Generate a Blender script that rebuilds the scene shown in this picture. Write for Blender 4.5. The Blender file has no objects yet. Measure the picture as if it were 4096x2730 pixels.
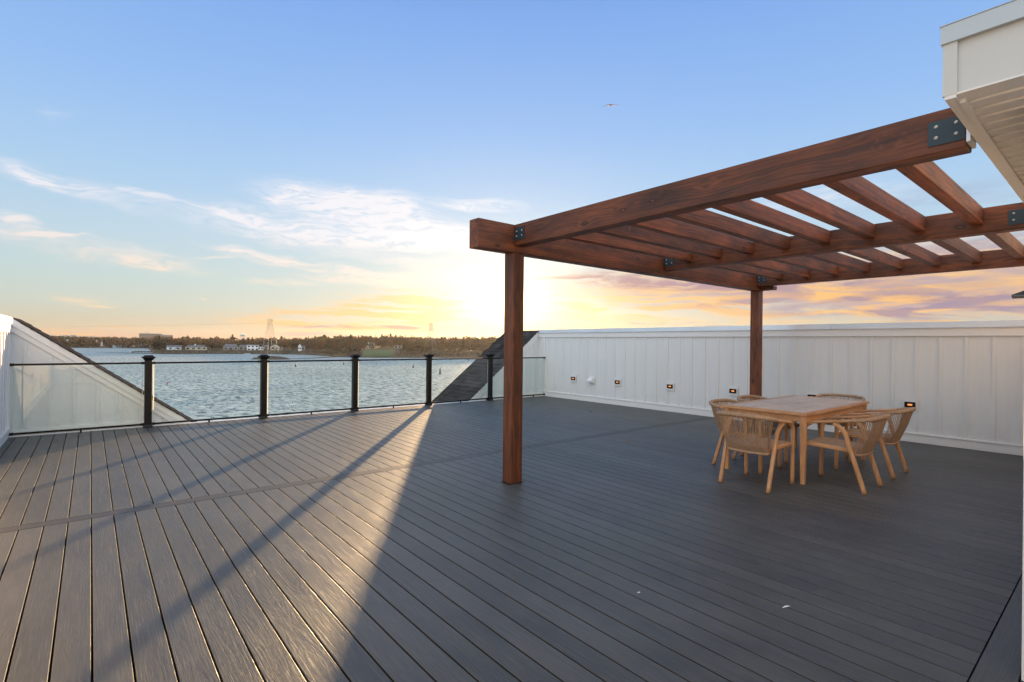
import bpy, bmesh, math, random
import numpy as np
from mathutils import Vector, Matrix
random.seed(7)
C = bpy.context.scene.collection
S = bpy.context.scene
PI = math.pi
rad = math.radians

# ------------------------------------------------------------------ camera
FPX = 2052.4                       # focal length in pixels of a 4096 px wide frame
YAW = rad(39.412); ROLL = rad(.5862); EYE = 1.474
F = np.array([math.sin(YAW), math.cos(YAW), 0.]); R0 = np.array([math.cos(YAW), -math.sin(YAW), 0.]); UP = np.array([0, 0, 1.])
RR = R0*math.cos(ROLL) + UP*math.sin(ROLL); UU = -R0*math.sin(ROLL) + UP*math.cos(ROLL)
cam = bpy.data.cameras.new('camera'); co = bpy.data.objects.new('camera', cam); C.objects.link(co)
co.matrix_world = Matrix(((RR[0], UU[0], -F[0], 0), (RR[1], UU[1], -F[1], 0), (RR[2], UU[2], -F[2], EYE), (0, 0, 0, 1)))
cam.sensor_width = 36; cam.lens = FPX/4096*36; cam.shift_y = 9.24/4096
cam.clip_start = .05; cam.clip_end = 12000
S.camera = co
S.view_settings.view_transform = 'Standard'; S.view_settings.look = 'None'
S.view_settings.exposure = 1.85; S.view_settings.gamma = 1
S.cycles.max_bounces = 8; S.cycles.diffuse_bounces = 4; S.cycles.glossy_bounces = 4
S.cycles.transparent_max_bounces = 16

# ------------------------------------------------------------------ sun
SAZ = rad(38.6); SEL = rad(4.6)
SD = Vector((math.sin(SAZ)*math.cos(SEL), math.cos(SAZ)*math.cos(SEL), math.sin(SEL)))
sl = bpy.data.lights.new('sun', 'SUN'); sl.energy = 4.6; sl.angle = rad(.6); sl.color = (1, .62, .31)
so = bpy.data.objects.new('sun', sl); C.objects.link(so); so.rotation_euler = SD.to_track_quat('Z', 'Y').to_euler()

def srgb(r, g, b):
    return tuple(((c/255)/12.92 if c/255 <= .04045 else ((c/255+.055)/1.055)**2.4) for c in (r, g, b))

# ------------------------------------------------------------------ node helper
class G:
    def __init__(s, nt): s.nt = nt
    def set(s, sock, v):
        if isinstance(v, bpy.types.NodeSocket): s.nt.links.new(v, sock)
        elif v is not None:
            if isinstance(v, (tuple, list)) and len(v) == 3 and sock.type == 'RGBA': v = (*v, 1)
            sock.default_value = v
    def n(s, typ, ins={}, out=0, **kw):
        nd = s.nt.nodes.new(typ)
        for k, v in kw.items(): setattr(nd, k, v)
        for k, v in ins.items(): s.set(nd.inputs[k], v)
        return nd.outputs[out]
    def m(s, op, a, b=0., c=0., clamp=False):
        return s.n('ShaderNodeMath', {0: a, 1: b, 2: c}, operation=op, use_clamp=clamp)
    def v(s, op, a, b=(0, 0, 0), out=0):
        return s.n('ShaderNodeVectorMath', {0: a, 1: b}, out, operation=op)
    def dot(s, a, b): return s.v('DOT_PRODUCT', a, b, 'Value')
    def sep(s, v):
        nd = s.nt.nodes.new('ShaderNodeSeparateXYZ'); s.set(nd.inputs[0], v); return nd.outputs
    def xyz(s, x, y, z): return s.n('ShaderNodeCombineXYZ', {0: x, 1: y, 2: z})
    def noise(s, vec, scale, detail=3, rough=.5, dist=0., out=0):
        return s.n('ShaderNodeTexNoise', {'Vector': vec, 'Scale': scale, 'Detail': detail, 'Roughness': rough, 'Distortion': dist}, out)
    def mp(s, vec, loc=(0, 0, 0), rot=(0, 0, 0), scale=(1, 1, 1), t='POINT'):
        return s.n('ShaderNodeMapping', {'Vector': vec, 'Location': loc, 'Rotation': rot, 'Scale': scale}, vector_type=t)
    def mix(s, f, a, b, typ='MIX'):
        nd = s.nt.nodes.new('ShaderNodeMix'); nd.data_type = 'RGBA'; nd.blend_type = typ
        s.set(nd.inputs[0], f); s.set(nd.inputs[6], a); s.set(nd.inputs[7], b); return nd.outputs[2]
    def rng(s, v, a, b, c=0., d=1., smooth=False):
        return s.n('ShaderNodeMapRange', {0: v, 1: a, 2: b, 3: c, 4: d}, interpolation_type='SMOOTHSTEP' if smooth else 'LINEAR')
    def ramp(s, f, stops, mode='LINEAR'):
        nd = s.nt.nodes.new('ShaderNodeValToRGB'); cr = nd.color_ramp; cr.interpolation = mode
        while len(cr.elements) < len(stops): cr.elements.new(.5)
        for e, (p, c) in zip(cr.elements, stops):
            e.position = p; e.color = (*c, 1) if len(c) == 3 else c
        s.set(nd.inputs[0], f); return nd.outputs[0]
    def bump(s, h, strength, dist=.01, normal=None):
        ins = {'Height': h, 'Strength': strength, 'Distance': dist}
        if normal is not None: ins['Normal'] = normal
        return s.n('ShaderNodeBump', ins)

# ------------------------------------------------------------------ world: dusk sky with clouds
def azel(px, py):
    az = math.degrees(YAW + math.atan((px-2048)/FPX))
    hz = 1374.2 + (px-2048)*math.tan(ROLL)
    el = math.degrees(math.atan((hz-py)/FPX*math.cos(math.atan((px-2048)/FPX))))
    return az, el
SKY_GAIN = .277; HAZE = .00003
w = bpy.data.worlds.new('World'); S.world = w; w.use_nodes = True
w.node_tree.nodes.clear(); g = G(w.node_tree)
tc = g.n('ShaderNodeTexCoord', out=0)
sky = g.n('ShaderNodeTexSky', sky_type='NISHITA', sun_disc=False, sun_elevation=SEL, sun_rotation=SAZ, altitude=20, air_density=1.2, dust_density=1.5, ozone_density=2.)
x, y, z = g.sep(tc)[:3]
el = g.m('MULTIPLY', g.m('ARCSINE', z), 57.2958)
az = g.m('MULTIPLY', g.m('ARCTAN2', x, y), 57.2958)
elp = g.m('MAXIMUM', el, 0.)
T = lambda d: d/60.
base = g.ramp(g.m('DIVIDE', elp, 60.), [
    (T(0), srgb(214, 176, 150)), (T(1.2), srgb(202, 192, 168)), (T(3.2), srgb(196, 205, 196)), (T(6), srgb(190, 210, 212)),
    (T(10), srgb(184, 209, 226)), (T(15), srgb(168, 202, 234)), (T(22), srgb(148, 188, 238)), (T(32), srgb(126, 170, 234)), (T(45), srgb(84, 134, 200)), (T(60), srgb(66, 108, 166))])
# angular distance from the sun
cs = g.dot(tc, tuple(SD)); th = g.m('MULTIPLY', g.m('ARCCOSINE', g.m('MINIMUM', cs, 1.)), 57.2958)
daz = g.m('SUBTRACT', az, math.degrees(SAZ))
ex = lambda v, k: g.m('POWER', 2.71828, g.m('MULTIPLY', v, -1./k))
# squashed distance so that the glow spreads along the horizon
de = g.m('SUBTRACT', el, math.degrees(SEL))
tw = g.m('SQRT', g.m('ADD', g.m('POWER', g.m('MULTIPLY', daz, .62), 2.), g.m('POWER', de, 2.)))
glow1 = ex(tw, 1.8); glow2 = ex(tw, 9.); 
low = ex(elp, 1.8); side = ex(g.m('ABSOLUTE', daz), 13.)
col = base
def add(a, f, c): return g.mix(1., a, g.mix(f, (0, 0, 0), c), 'ADD')
col = add(col, g.m('MULTIPLY', g.m('MULTIPLY', low, side), .62, clamp=True), (.80, .24, .01))
col = add(col, g.m('MINIMUM', glow2, 1.), (.12, .10, .07))
col = g.mix(1., col, g.mix(.015, (0, 0, 0), sky), 'ADD')
# ---- clouds
P = g.xyz(az, el, 0.)
wn = g.noise(g.mp(P, scale=(.16, .45, 1)), 1., 3, .55, out=1)
Pw = g.v('ADD', P, g.v('MULTIPLY', g.v('SUBTRACT', wn, (.5, .5, .5)), (5.5, 2.6, 0)))
fine = g.noise(g.mp(Pw, rot=(0, 0, rad(8)), scale=(.22, 1.5, 1)), 1.6, 6, .62, .6)
fine2 = g.noise(g.mp(Pw, rot=(0, 0, rad(-10)), scale=(.5, 1.1, 1)), .9, 4, .6, .3)
def blobs(L, P):
    acc = None
    for (cx, cy, hw, hh, slope, st) in L:
        cx, cy, hw, hh = [k*1.7408 for k in (cx, cy, hw, hh)]
        a, e = azel(cx, cy); k = 57.3/FPX*math.cos(math.atan((cx-2048)/FPX))**1.4
        q = g.mp(P, (a, e, 0), (0, 0, -math.atan(slope)), (hw*k, hh*k, 1), 'TEXTURE')
        mk = g.rng(g.v('LENGTH', q, out='Value'), 1., .0, 0., st, True)
        acc = mk if acc is None else g.m('ADD', acc, mk)
    return acc
cirrus = blobs([(150, 425, 250, 36, .16, .8), (330, 452, 120, 12, .14, .8), (40, 532, 130, 34, .05, .8), (300, 590, 280, 30, .07, .8), (190, 690, 110, 22, .08, .8),
                (800, 470, 260, 56, .06, 2.0), (655, 445, 70, 20, -.45, 1.0), (1090, 472, 150, 17, .02, 1.2), (700, 522, 420, 50, .03, 1.0), (590, 590, 120, 22, .2, .9),
                (1010, 545, 260, 50, .06, 2.2), (850, 645, 240, 20, .02, 1.3), (650, 652, 120, 14, .02, .9), (455, 683, 22, 7, 0., 1.),
                (920, 600, 300, 20, .06, .7), (1960, 440, 180, 60, .1, .5), (1840, 470, 140, 40, .0, .5), (2180, 560, 200, 60, 0., .5), (90, 255, 60, 30, 0, .25), (60, 405, 70, 26, .5, 1.), (20, 500, 90, 22, .2, 1.1), (130, 545, 130, 10, .02, 1.), (340, 606, 110, 9, .05, 1.), (640, 590, 200, 14, .12, 1.), (780, 560, 320, 24, .02, .9), (560, 500, 160, 16, .1, .8), (760, 620, 190, 9, .06, 1.), (1000, 640, 200, 26, 0, 1.2), (210, 704, 70, 7, 0, 1.2), (500, 590, 90, 8, -.05, .9)], Pw)
cf = g.m('MULTIPLY', cirrus, g.rng(fine, .30, .60), clamp=True)
near = ex(tw, 8.)
ccol = g.mix(g.rng(el, 1.5, 11.), srgb(255, 216, 165), srgb(240, 238, 244))
ccol = add(ccol, g.m('MINIMUM', near, 1.), (.5, .44, .3))
col = g.mix(g.m('MULTIPLY', cf, .90), col, ccol)
# sunset streaks low over the horizon: warm bright bands and thin purple bands
P2 = g.v('ADD', P, g.v('MULTIPLY', g.v('SUBTRACT', wn, (.5, .5, .5)), (4.0, 1.0, 0)))
st1_ = g.noise(g.mp(P2, rot=(0, 0, rad(2)), scale=(.085, 1.05, 1)), 1.5, 5, .6, .5)
st2_ = g.noise(g.mp(P2, (7, 3, 0), (0, 0, rad(-2)), (.10, .62, 1)), 1.3, 5, .58, .7)
warm = blobs([(880, 735, 420, 44, -.02, 2.0), (140, 765, 120, 14, -.03, 1.2), (330, 752, 140, 6, 0, 1.), (1000, 705, 300, 60, 0., 1.7), (1900, 690, 620, 70, -.02, 1.0), (1400, 700, 300, 60, 0, 1.), (2180, 735, 220, 18, -.05, 1.0), (1800, 700, 700, 70, -.02, .9)], P2)
cover = blobs([(2050, 640, 760, 130, -.02, 1.3), (2300, 660, 500, 110, 0, 1.3), (1500, 655, 330, 70, 0, .8)], P2)
col = g.mix(g.m('MULTIPLY', g.m('MINIMUM', cover, 1.), .80), col, g.mix(g.rng(st1_, .40, .62), srgb(204, 166, 160), srgb(252, 200, 138)))
wf = g.m('MULTIPLY', warm, g.rng(st1_, .44, .58), clamp=True)
col = g.mix(g.m('MULTIPLY', wf, .75), col, add(srgb(255, 196, 116), g.m('MINIMUM', ex(tw, 5.), 1.), (1.2, .95, .55)))
pur = blobs([(1480, 645, 300, 26, .0, 1.7), (1620, 655, 260, 20, .0, 1.3), (1300, 645, 110, 12, 0., 1.1), (2000, 690, 480, 62, .0, 1.05), (2250, 720, 260, 40, -.05, 1.1), (1800, 660, 260, 30, 0, .8), (1720, 620, 700, 26, 0, .75),
             (2250, 600, 260, 60, 0, .8), (2230, 560, 200, 40, 0, .7), (820, 752, 240, 5, 0., 1.3), (960, 758, 130, 7, 0., 1.4), (700, 765, 180, 9, 0, .8), (1520, 743, 220, 5, 0, 1.6), (1620, 750, 200, 4, 0, 1.), (2150, 460, 260, 60, 0, .35), (1900, 640, 500, 22, -.03, 1.2), (2100, 715, 400, 20, 0, 1.1), (1640, 700, 240, 16, 0, .9), (2300, 680, 300, 16, -.05, 1.3)], P2)
pf = g.m('MULTIPLY', pur, g.rng(st2_, .42, .58), clamp=True)
pcol = g.mix(g.m('MINIMUM', ex(tw, 9.), 1.), srgb(148, 138, 170), srgb(236, 166, 128))
col = g.mix(g.m('MULTIPLY', pf, .78), col, pcol)
col = add(col, g.m('MINIMUM', glow1, 1.), (3.2, 2.4, 1.3))
# the half of the sky behind the camera: unseen, brightened with pale mottling to fill the white wall
back = g.rng(g.dot(tc, (-.62, -.78, .1)), -.25, .55, smooth=True)
bn = g.rng(g.noise(g.mp(tc, scale=(1, 1, 3)), 2.2, 4, .55), .35, .65)
col = g.mix(back, col, g.mix(bn, (1.10, 1.30, 1.46), (1.52, 1.64, 1.72)))
below = g.rng(el, 0., -1.5)
col = g.mix(below, col, (.10, .12, .13))
bg = g.n('ShaderNodeBackground', {'Color': col, 'Strength': SKY_GAIN})
g.nt.links.new(bg, g.n('ShaderNodeOutputWorld', {}, 0) if False else g.nt.nodes.new('ShaderNodeOutputWorld').inputs[0])

# ------------------------------------------------------------------ materials
def material(name, fn):
    m = bpy.data.materials.new(name); m.use_nodes = True; m.node_tree.nodes.clear()
    g = G(m.node_tree); sh = fn(g)
    o = m.node_tree.nodes.new('ShaderNodeOutputMaterial'); m.node_tree.links.new(sh, o.inputs[0]); return m
def pbsdf(g, col, rough=.6, metal=0., normal=None, **kw):
    ins = {'Base Color': col, 'Roughness': rough, 'Metallic': metal}
    if normal is not None: ins['Normal'] = normal
    ins.update(kw); return g.n('ShaderNodeBsdfPrincipled', ins)
OBJ = lambda g: g.n('ShaderNodeTexCoord', out=3)

def m_plain(name, col, rough=.6, metal=0., var=.08, scale=6., bump=0., **kw):
    def fn(g):
        o = OBJ(g); n = g.noise(o, scale, 4, .6)
        c = g.mix(1., col, g.ramp(n, [(.3, (1-var,)*3), (.7, (1+var,)*3)]), 'MULTIPLY')
        nr = g.bump(g.noise(o, scale*12, 3), bump, .004) if bump else None
        return pbsdf(g, c, g.rng(n, .3, .7, rough*.9, min(1, rough*1.1)), metal, nr, **kw)
    return material(name, fn)

def m_wood(name, axis, c1, c2, rough=.6, sc=1., knots=True, bump=.6):
    def fn(g):
        o = OBJ(g); x, y, z = g.sep(o)[:3]
        L = [x, y, z][axis]; A = [x, y, z][(axis+1) % 3]; B = [x, y, z][(axis+2) % 3]
        ri = g.n('ShaderNodeObjectInfo', out=5)
        L = g.m('ADD', L, g.m('MULTIPLY', ri, 31.))
        # knots bend the grain round them
        kv = g.xyz(g.m('MULTIPLY', A, 4.2), g.m('MULTIPLY', B, 4.2), g.m('MULTIPLY', L, 1.9))
        vor = g.n('ShaderNodeTexVoronoi', {'Vector': kv, 'Scale': 1.25})
        wob = g.noise(g.xyz(g.m('MULTIPLY', A, 3.), g.m('MULTIPLY', B, 3.), g.m('MULTIPLY', L, .9)), 1.3*sc, 3)
        bend = g.m('MULTIPLY', g.rng(vor, .40, 0., smooth=True), .035 if knots else 0.)
        wv = g.m('ADD', g.m('MULTIPLY', g.m('SUBTRACT', wob, .5), .16/sc), bend)
        A2, B2 = g.m('ADD', A, wv), g.m('ADD', B, g.m('MULTIPLY', wv, .8))
        ring = g.m('ADD', g.m('MULTIPLY', g.m('SINE', g.m('MULTIPLY', g.v('LENGTH', g.xyz(A2, B2, .03), out='Value'), 240.*sc)), .5), .5)
        streak = g.noise(g.xyz(g.m('MULTIPLY', A2, 30.), g.m('MULTIPLY', B2, 30.), g.m('MULTIPLY', L, .9)), sc, 4, .65)
        fib = g.noise(g.xyz(g.m('MULTIPLY', A, 110.), g.m('MULTIPLY', B, 110.), g.m('MULTIPLY', L, 3.)), sc, 3, .65)
        f = g.m('ADD', g.m('MULTIPLY', ring, .20 if knots else .10), g.m('ADD', g.m('MULTIPLY', g.rng(streak, .34, .66), .55), g.m('MULTIPLY', g.rng(fib, .3, .7), .25)), clamp=True)
        blot = g.noise(g.xyz(g.m('MULTIPLY', A, 4.), g.m('MULTIPLY', B, 4.), g.m('MULTIPLY', L, 1.4)), 1.5*sc, 4, .6)
        c = g.mix(f, c1, c2)
        k1, k2 = (.55, 1.5) if knots else (.86, 1.12)
        c = g.mix(1., c, g.ramp(blot, [(.32, (k1,)*3), (.68, (k2,)*3)]), 'MULTIPLY')
        if knots:
            c = g.mix(1., c, g.ramp(ri, [(0., (.70, .72, .76)), (1., (1.4, 1.34, 1.22))]), 'MULTIPLY')
            c = g.mix(g.rng(vor, .05, .15, smooth=True), (c1[0]*.8, c1[1]*.8, c1[2]*.8), c)
            c = g.mix(g.m('MULTIPLY', g.rng(vor, .06, .01, smooth=True), .55), c, (c2[0]*1.5, c2[1]*1.6, c2[2]*1.7))
            wear = g.rng(g.noise(o, 5., 5, .7), .62, .74)
            c = g.mix(g.m('MULTIPLY', wear, .35), c, (c2[0]*1.9, c2[1]*2.3, c2[2]*2.6))
        return pbsdf(g, c, g.rng(fib, .3, .7, rough*.85, rough*1.1), 0., g.bump(f, bump, .003))
    return material(name, fn)

BP = .1445; BX0 = .018
def m_deck(name, along_y=True):
    def fn(g):
        o = OBJ(g); x, y, z = g.sep(o)[:3]
        A, L = (x, y) if along_y else (y, x)
        q = g.m('DIVIDE', g.m('SUBTRACT', A, BX0 if along_y else .465), BP)
        bid = g.m('FLOOR', q); fx = g.m('MULTIPLY', g.m('SUBTRACT', g.m('SUBTRACT', q, bid), .5), BP)
        sec = g.m('MULTIPLY', g.m('GREATER_THAN', L, 5.5), 37.)
        bid = g.m('ADD', bid, sec)
        wn = g.n('ShaderNodeTexWhiteNoise', {'W': bid}, noise_dimensions='1D')
        wn2 = g.n('ShaderNodeTexWhiteNoise', {'W': g.m('ADD', bid, 7.3)}, noise_dimensions='1D')
        Lo = g.m('ADD', L, g.m('MULTIPLY', wn, 43.))
        # cathedral grain: rings of a slowly wandering cylinder
        dr = g.noise(g.xyz(0., g.m('MULTIPLY', Lo, .55), g.m('MULTIPLY', bid, 3.1)), 1., 1)
        dp = g.noise(g.xyz(4., g.m('MULTIPLY', Lo, .65), g.m('MULTIPLY', bid, 1.7)), 1., 2)
        wig = g.noise(g.xyz(g.m('MULTIPLY', fx, 40.), g.m('MULTIPLY', Lo, 3.2), bid), 1., 3)
        a = g.m('ADD', g.m('ADD', fx, g.m('MULTIPLY', g.m('SUBTRACT', dr, .5), .10)), g.m('MULTIPLY', g.m('SUBTRACT', wig, .5), .012))
        dz = g.m('MULTIPLY', g.m('SUBTRACT', dp, .42), .34)
        r = g.v('LENGTH', g.xyz(a, dz, 0.), out='Value')
        ring = g.m('POWER', g.m('ADD', g.m('MULTIPLY', g.m('SINE', g.m('MULTIPLY', r, 520.)), .5), .5), 3.)
        fib = g.noise(g.xyz(g.m('MULTIPLY', fx, 420.), g.m('MULTIPLY', Lo, 10.), bid), 1., 4, .7)
        patch = g.noise(g.xyz(g.m('MULTIPLY', fx, 9.), g.m('MULTIPLY', Lo, 2.2), bid), 1., 3, .6)
        c = g.mix(g.m('ADD', g.m('MULTIPLY', wn2, .38), g.m('MULTIPLY', g.rng(patch, .3, .7), .5)), (.034, .037, .037), (.096, .096, .090))
        c = g.mix(g.m('MULTIPLY', ring, g.rng(patch, .35, .7, .02, .30)), c, (.036, .039, .043))
        dust = g.rng(g.noise(o, .9, 4, .6), .4, .8)
        c = g.mix(g.m('MULTIPLY', dust, .28), c, (.14, .145, .148))
        stk = g.rng(g.noise(g.xyz(g.m('MULTIPLY', fx, 160.), g.m('MULTIPLY', Lo, 3.), bid), 1., 3, .7), .52, .72)
        c = g.mix(g.m('MULTIPLY', stk, .42), c, (.175, .175, .172))
        scr = g.rng(g.noise(g.xyz(g.m('MULTIPLY', x, 3.), g.m('MULTIPLY', y, 3.), 3.), 1.4, 5, .7), .68, .76)
        c = g.mix(g.m('MULTIPLY', scr, .25), c, (.3, .3, .3))
        h = g.m('ADD', g.m('MULTIPLY', ring, -.30), g.m('ADD', g.m('MULTIPLY', fib, 1.2), g.m('MULTIPLY', stk, .5)))
        nrm = g.bump(h, .42, .0022)
        ro = g.rng(g.m('ADD', g.m('MULTIPLY', fib, .5), g.m('MULTIPLY', patch, .5)), .3, .7, .36, .58)
        return pbsdf(g, c, ro, 0., nrm, **{'Specular IOR Level': .45})
    return material(name, fn)

M = {}
M['deck'] = m_deck('deck_composite'); M['deckx'] = m_deck('deck_composite_border', False); M['divider'] = m_plain('divider_board', (.045, .041, .037), .5, var=.2, scale=5, bump=.3)
M['dark'] = m_plain('underdeck', (.008, .008, .009), .9)
M['white'] = m_plain('white_siding', (.67, .685, .69), .55, var=.04, scale=2.2, bump=.05)
def sidingf(g):
    o = OBJ(g); x, y, z = g.sep(o)[:3]
    run = g.noise(g.xyz(g.m('MULTIPLY', x, 9.), g.m('MULTIPLY', y, 9.), g.m('MULTIPLY', z, .7)), 1., 4, .65)
    big = g.noise(o, 1.3, 3, .6); spk = g.noise(o, 30., 3, .6)
    c = g.mix(g.m('MULTIPLY', g.rng(run, .46, .75), .20), (.685, .70, .705), (.50, .50, .48))
    c = g.mix(g.m('MULTIPLY', g.rng(big, .45, .75), .12), c, (.60, .60, .57))
    dirt = g.m('MULTIPLY', g.rng(z, .42, .12), g.rng(g.noise(o, 6., 4, .65), .35, .75))
    c = g.mix(g.m('MULTIPLY', dirt, .30), c, (.36, .35, .32))
    return pbsdf(g, c, g.rng(spk, .3, .7, .45, .62), 0., g.bump(g.m('ADD', g.m('MULTIPLY', big, 3.), g.m('MULTIPLY', spk, .25)), .25, .006))
M['white'] = material('white_board_siding', sidingf)
M['trim'] = m_plain('white_trim', (.72, .73, .73), .45, var=.02, scale=3.)
M['flash'] = m_plain('metal_flashing', (.62, .65, .68), .32, .35, var=.08, scale=1.2)
M['gutter'] = m_plain('grey_flashing', (.42, .46, .48), .4, .2, var=.06, scale=1.5)
M['fascia'] = m_plain('painted_fascia', (.50, .50, .48), .5, var=.03, scale=2.)
M['soffit'] = m_plain('soffit', (.68, .66, .63), .5, var=.03)
M['black'] = m_plain('black_aluminium', (.0045, .0043, .0042), .42, 0., var=.1, bump=.05, **{'Specular IOR Level': .3})
M['bracket'] = m_plain('bracket_steel', (.018, .04, .055), .5, .2, var=.2, scale=9.)
M['bolt'] = m_plain('bolt', (.42, .41, .39), .35, .8)
M['shingle'] = None
st1, st2 = (.024, .0064, .0026), (.185, .049, .0130)
M['stX'] = m_wood('stained_timber_x', 0, st1, st2); M['stY'] = m_wood('stained_timber_y', 1, st1, st2); M['stZ'] = m_wood('stained_timber_z', 2, st1, st2)
tk1, tk2 = (.38, .185, .082), (.66, .38, .195)
M['tk0'] = m_wood('teak_x', 0, tk1, tk2, .55, 1.6, False, .15); M['tk1'] = m_wood('teak_y', 1, tk1, tk2, .55, 1.6, False, .15); M['tk2'] = m_wood('teak_z', 2, tk1, tk2, .55, 1.6, False, .15)
M['tktop'] = m_wood('weathered_teak_top', 0, (.46, .345, .26), (.66, .53, .42), .6, 1.2, False, .15)
def ropef(g):
    o = OBJ(g); x, y, z = g.sep(o)[:3]
    t = g.m('SINE', g.m('MULTIPLY', g.m('ADD', g.m('ADD', x, y), g.m('MULTIPLY', z, 1.3)), 900.))
    n = g.noise(o, 30., 3)
    return pbsdf(g, g.mix(g.m('ADD', g.m('MULTIPLY', t, .18), n, clamp=True), (.26, .165, .10), (.50, .34, .225)), .85, 0., g.bump(t, .3, .002))
M['rope'] = material('rope', ropef)

def glassf(g):
    bf = g.n('ShaderNodeNewGeometry', out=6)
    lw = g.m('MULTIPLY', g.n('ShaderNodeFresnel', {'IOR': 1.6}), g.m('SUBTRACT', 1., bf))
    tr = g.n('ShaderNodeBsdfTransparent', {'Color': (.955, .985, .98)})
    gl = g.n('ShaderNodeBsdfGlossy', {'Color': (1, 1, 1), 'Roughness': .015})
    a = g.n('ShaderNodeMixShader', {0: lw, 1: tr, 2: gl})
    return a
M['glass'] = material('clear_glass', glassf)
def edgef(g):
    d = g.n('ShaderNodeBsdfDiffuse', {'Color': (.75, .82, .78)}); t = g.n('ShaderNodeBsdfTranslucent', {'Color': (.85, .88, .82)})
    return g.n('ShaderNodeMixShader', {0: .75, 1: d, 2: t})
M['edge'] = material('glass_edge', edgef)

def shinglef(g):
    o = OBJ(g); x, y, z = g.sep(o)[:3]
    u = g.m('MULTIPLY', y, 4.2)
    row = g.m('FLOOR', g.m('DIVIDE', z, .085))
    uu = g.m('ADD', u, g.m('MULTIPLY', row, .37))
    tab = g.n('ShaderNodeTexWhiteNoise', {'Vector': g.xyz(g.m('FLOOR', uu), row, 0.)}, noise_dimensions='3D')
    gr = g.noise(o, 260., 2, .7); bl = g.noise(o, 2.5, 3)
    c = g.mix(tab, (.028, .028, .030), (.062, .060, .062))
    c = g.mix(g.m('MULTIPLY', gr, .5), c, (.085, .078, .074))
    c = g.mix(g.rng(g.m('ABSOLUTE', g.m('SUBTRACT', g.m('FRACT', uu), .5)), .47, .5), c, (.012, .011, .011))
    return g.n('ShaderNodeBsdfDiffuse', {'Color': g.mix(1., c, g.ramp(bl, [(.3, (.75,)*3), (.7, (1.3,)*3)]), 'MULTIPLY'), 'Roughness': .6, 'Normal': g.bump(gr, .6, .003)})
M['shingle'] = material('asphalt_shingles', shinglef)

def waterf(g):
    o = OBJ(g)
    # wind chop, run of the waves roughly along the far shore
    a = g.mp(o, rot=(0, 0, rad(20)), scale=(1., .42, 1.))
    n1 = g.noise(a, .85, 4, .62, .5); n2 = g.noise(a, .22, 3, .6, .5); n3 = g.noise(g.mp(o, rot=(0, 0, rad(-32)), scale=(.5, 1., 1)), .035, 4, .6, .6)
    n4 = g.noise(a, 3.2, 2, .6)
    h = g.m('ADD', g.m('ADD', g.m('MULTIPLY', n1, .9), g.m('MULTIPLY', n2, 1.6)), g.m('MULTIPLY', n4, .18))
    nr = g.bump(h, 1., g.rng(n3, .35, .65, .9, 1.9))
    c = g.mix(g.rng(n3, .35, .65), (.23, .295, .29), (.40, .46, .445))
    c = g.mix(g.rng(n1, .53, .66), c, (.52, .58, .56))  # ripple contrast put into the colour: bright reflecting crests, dark troughs
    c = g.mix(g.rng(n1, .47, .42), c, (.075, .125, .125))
    nr2 = g.bump(h, .6, .35)
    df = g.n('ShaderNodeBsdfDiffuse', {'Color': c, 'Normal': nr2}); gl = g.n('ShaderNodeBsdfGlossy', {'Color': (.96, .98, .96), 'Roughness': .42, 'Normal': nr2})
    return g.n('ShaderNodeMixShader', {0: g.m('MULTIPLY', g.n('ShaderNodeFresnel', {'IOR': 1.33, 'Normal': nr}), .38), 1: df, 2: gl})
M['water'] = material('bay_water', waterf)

def groundf(g):
    o = OBJ(g); n = g.noise(o, .03, 5, .6); n2 = g.noise(o, .6, 4, .6)
    c = g.ramp(n, [(.3, (.055, .045, .022)), (.5, (.075, .058, .028)), (.7, (.05, .055, .02))])
    return pbsdf(g, g.mix(1., c, g.ramp(n2, [(.3, (.7,)*3), (.7, (1.3,)*3)]), 'MULTIPLY'), .95)
M['land'] = material('dry_marsh_grass', groundf)
M['lawn'] = m_plain('lawn', (.065, .105, .03), .9, var=.25, scale=.3)
M['mud'] = m_plain('mud_bank', (.035, .028, .02), .9, var=.3, scale=.4)
M['rock'] = m_plain('island_scrub', (.06, .048, .026), .95, var=.35, scale=.5)

def leaff(g):
    at = g.nt.nodes.new('ShaderNodeAttribute'); at.attribute_name = 'tint'
    d = pbsdf(g, at.outputs[0], .9); t = g.n('ShaderNodeBsdfTranslucent', {'Color': at.outputs[0]})
    return g.n('ShaderNodeMixShader', {0: .28, 1: d, 2: t})
M['leaf'] = material('autumn_leaves', leaff)
M['bark'] = m_plain('bark', (.055, .042, .032), .95, var=.3, scale=3)
M['steel'] = m_plain('galvanised_steel', (.20, .20, .18), .6, .2)
M['house_w'] = m_plain('white_clapboard', (.78, .80, .80), .6, var=.05); M['house_b'] = m_plain('beige_clapboard', (.48, .43, .35), .7, var=.05)
M['house_g'] = m_plain('grey_clapboard', (.26, .29, .30), .7, var=.05); M['brick'] = m_plain('brown_brick', (.26, .19, .15), .8, var=.1, scale=.2)
M['roof_g'] = m_plain('grey_roof', (.12, .13, .14), .85, var=.15, scale=.6); M['pane'] = m_plain('dark_pane', (.02, .025, .03), .12)
M['tank'] = m_plain('tank_paint', (.45, .55, .62), .5); M['conc'] = m_plain('pale_concrete', (.42, .42, .40), .8, scale=.1)
M['bulb'] = material('warm_lamp', lambda g: g.n('ShaderNodeEmission', {'Color': (1, .33, .08), 'Strength': .33}))
M['bird'] = m_plain('gull_plumage', (.05, .045, .042), .8, scale=20); M['birdw'] = m_plain('gull_wing', (.035, .032, .032), .8, scale=20)
M['dryleaf'] = m_plain('dry_leaf', (.25, .14, .07), .8, scale=40); M['paper'] = m_plain('white_scrap', (.75, .74, .72), .8)
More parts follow.
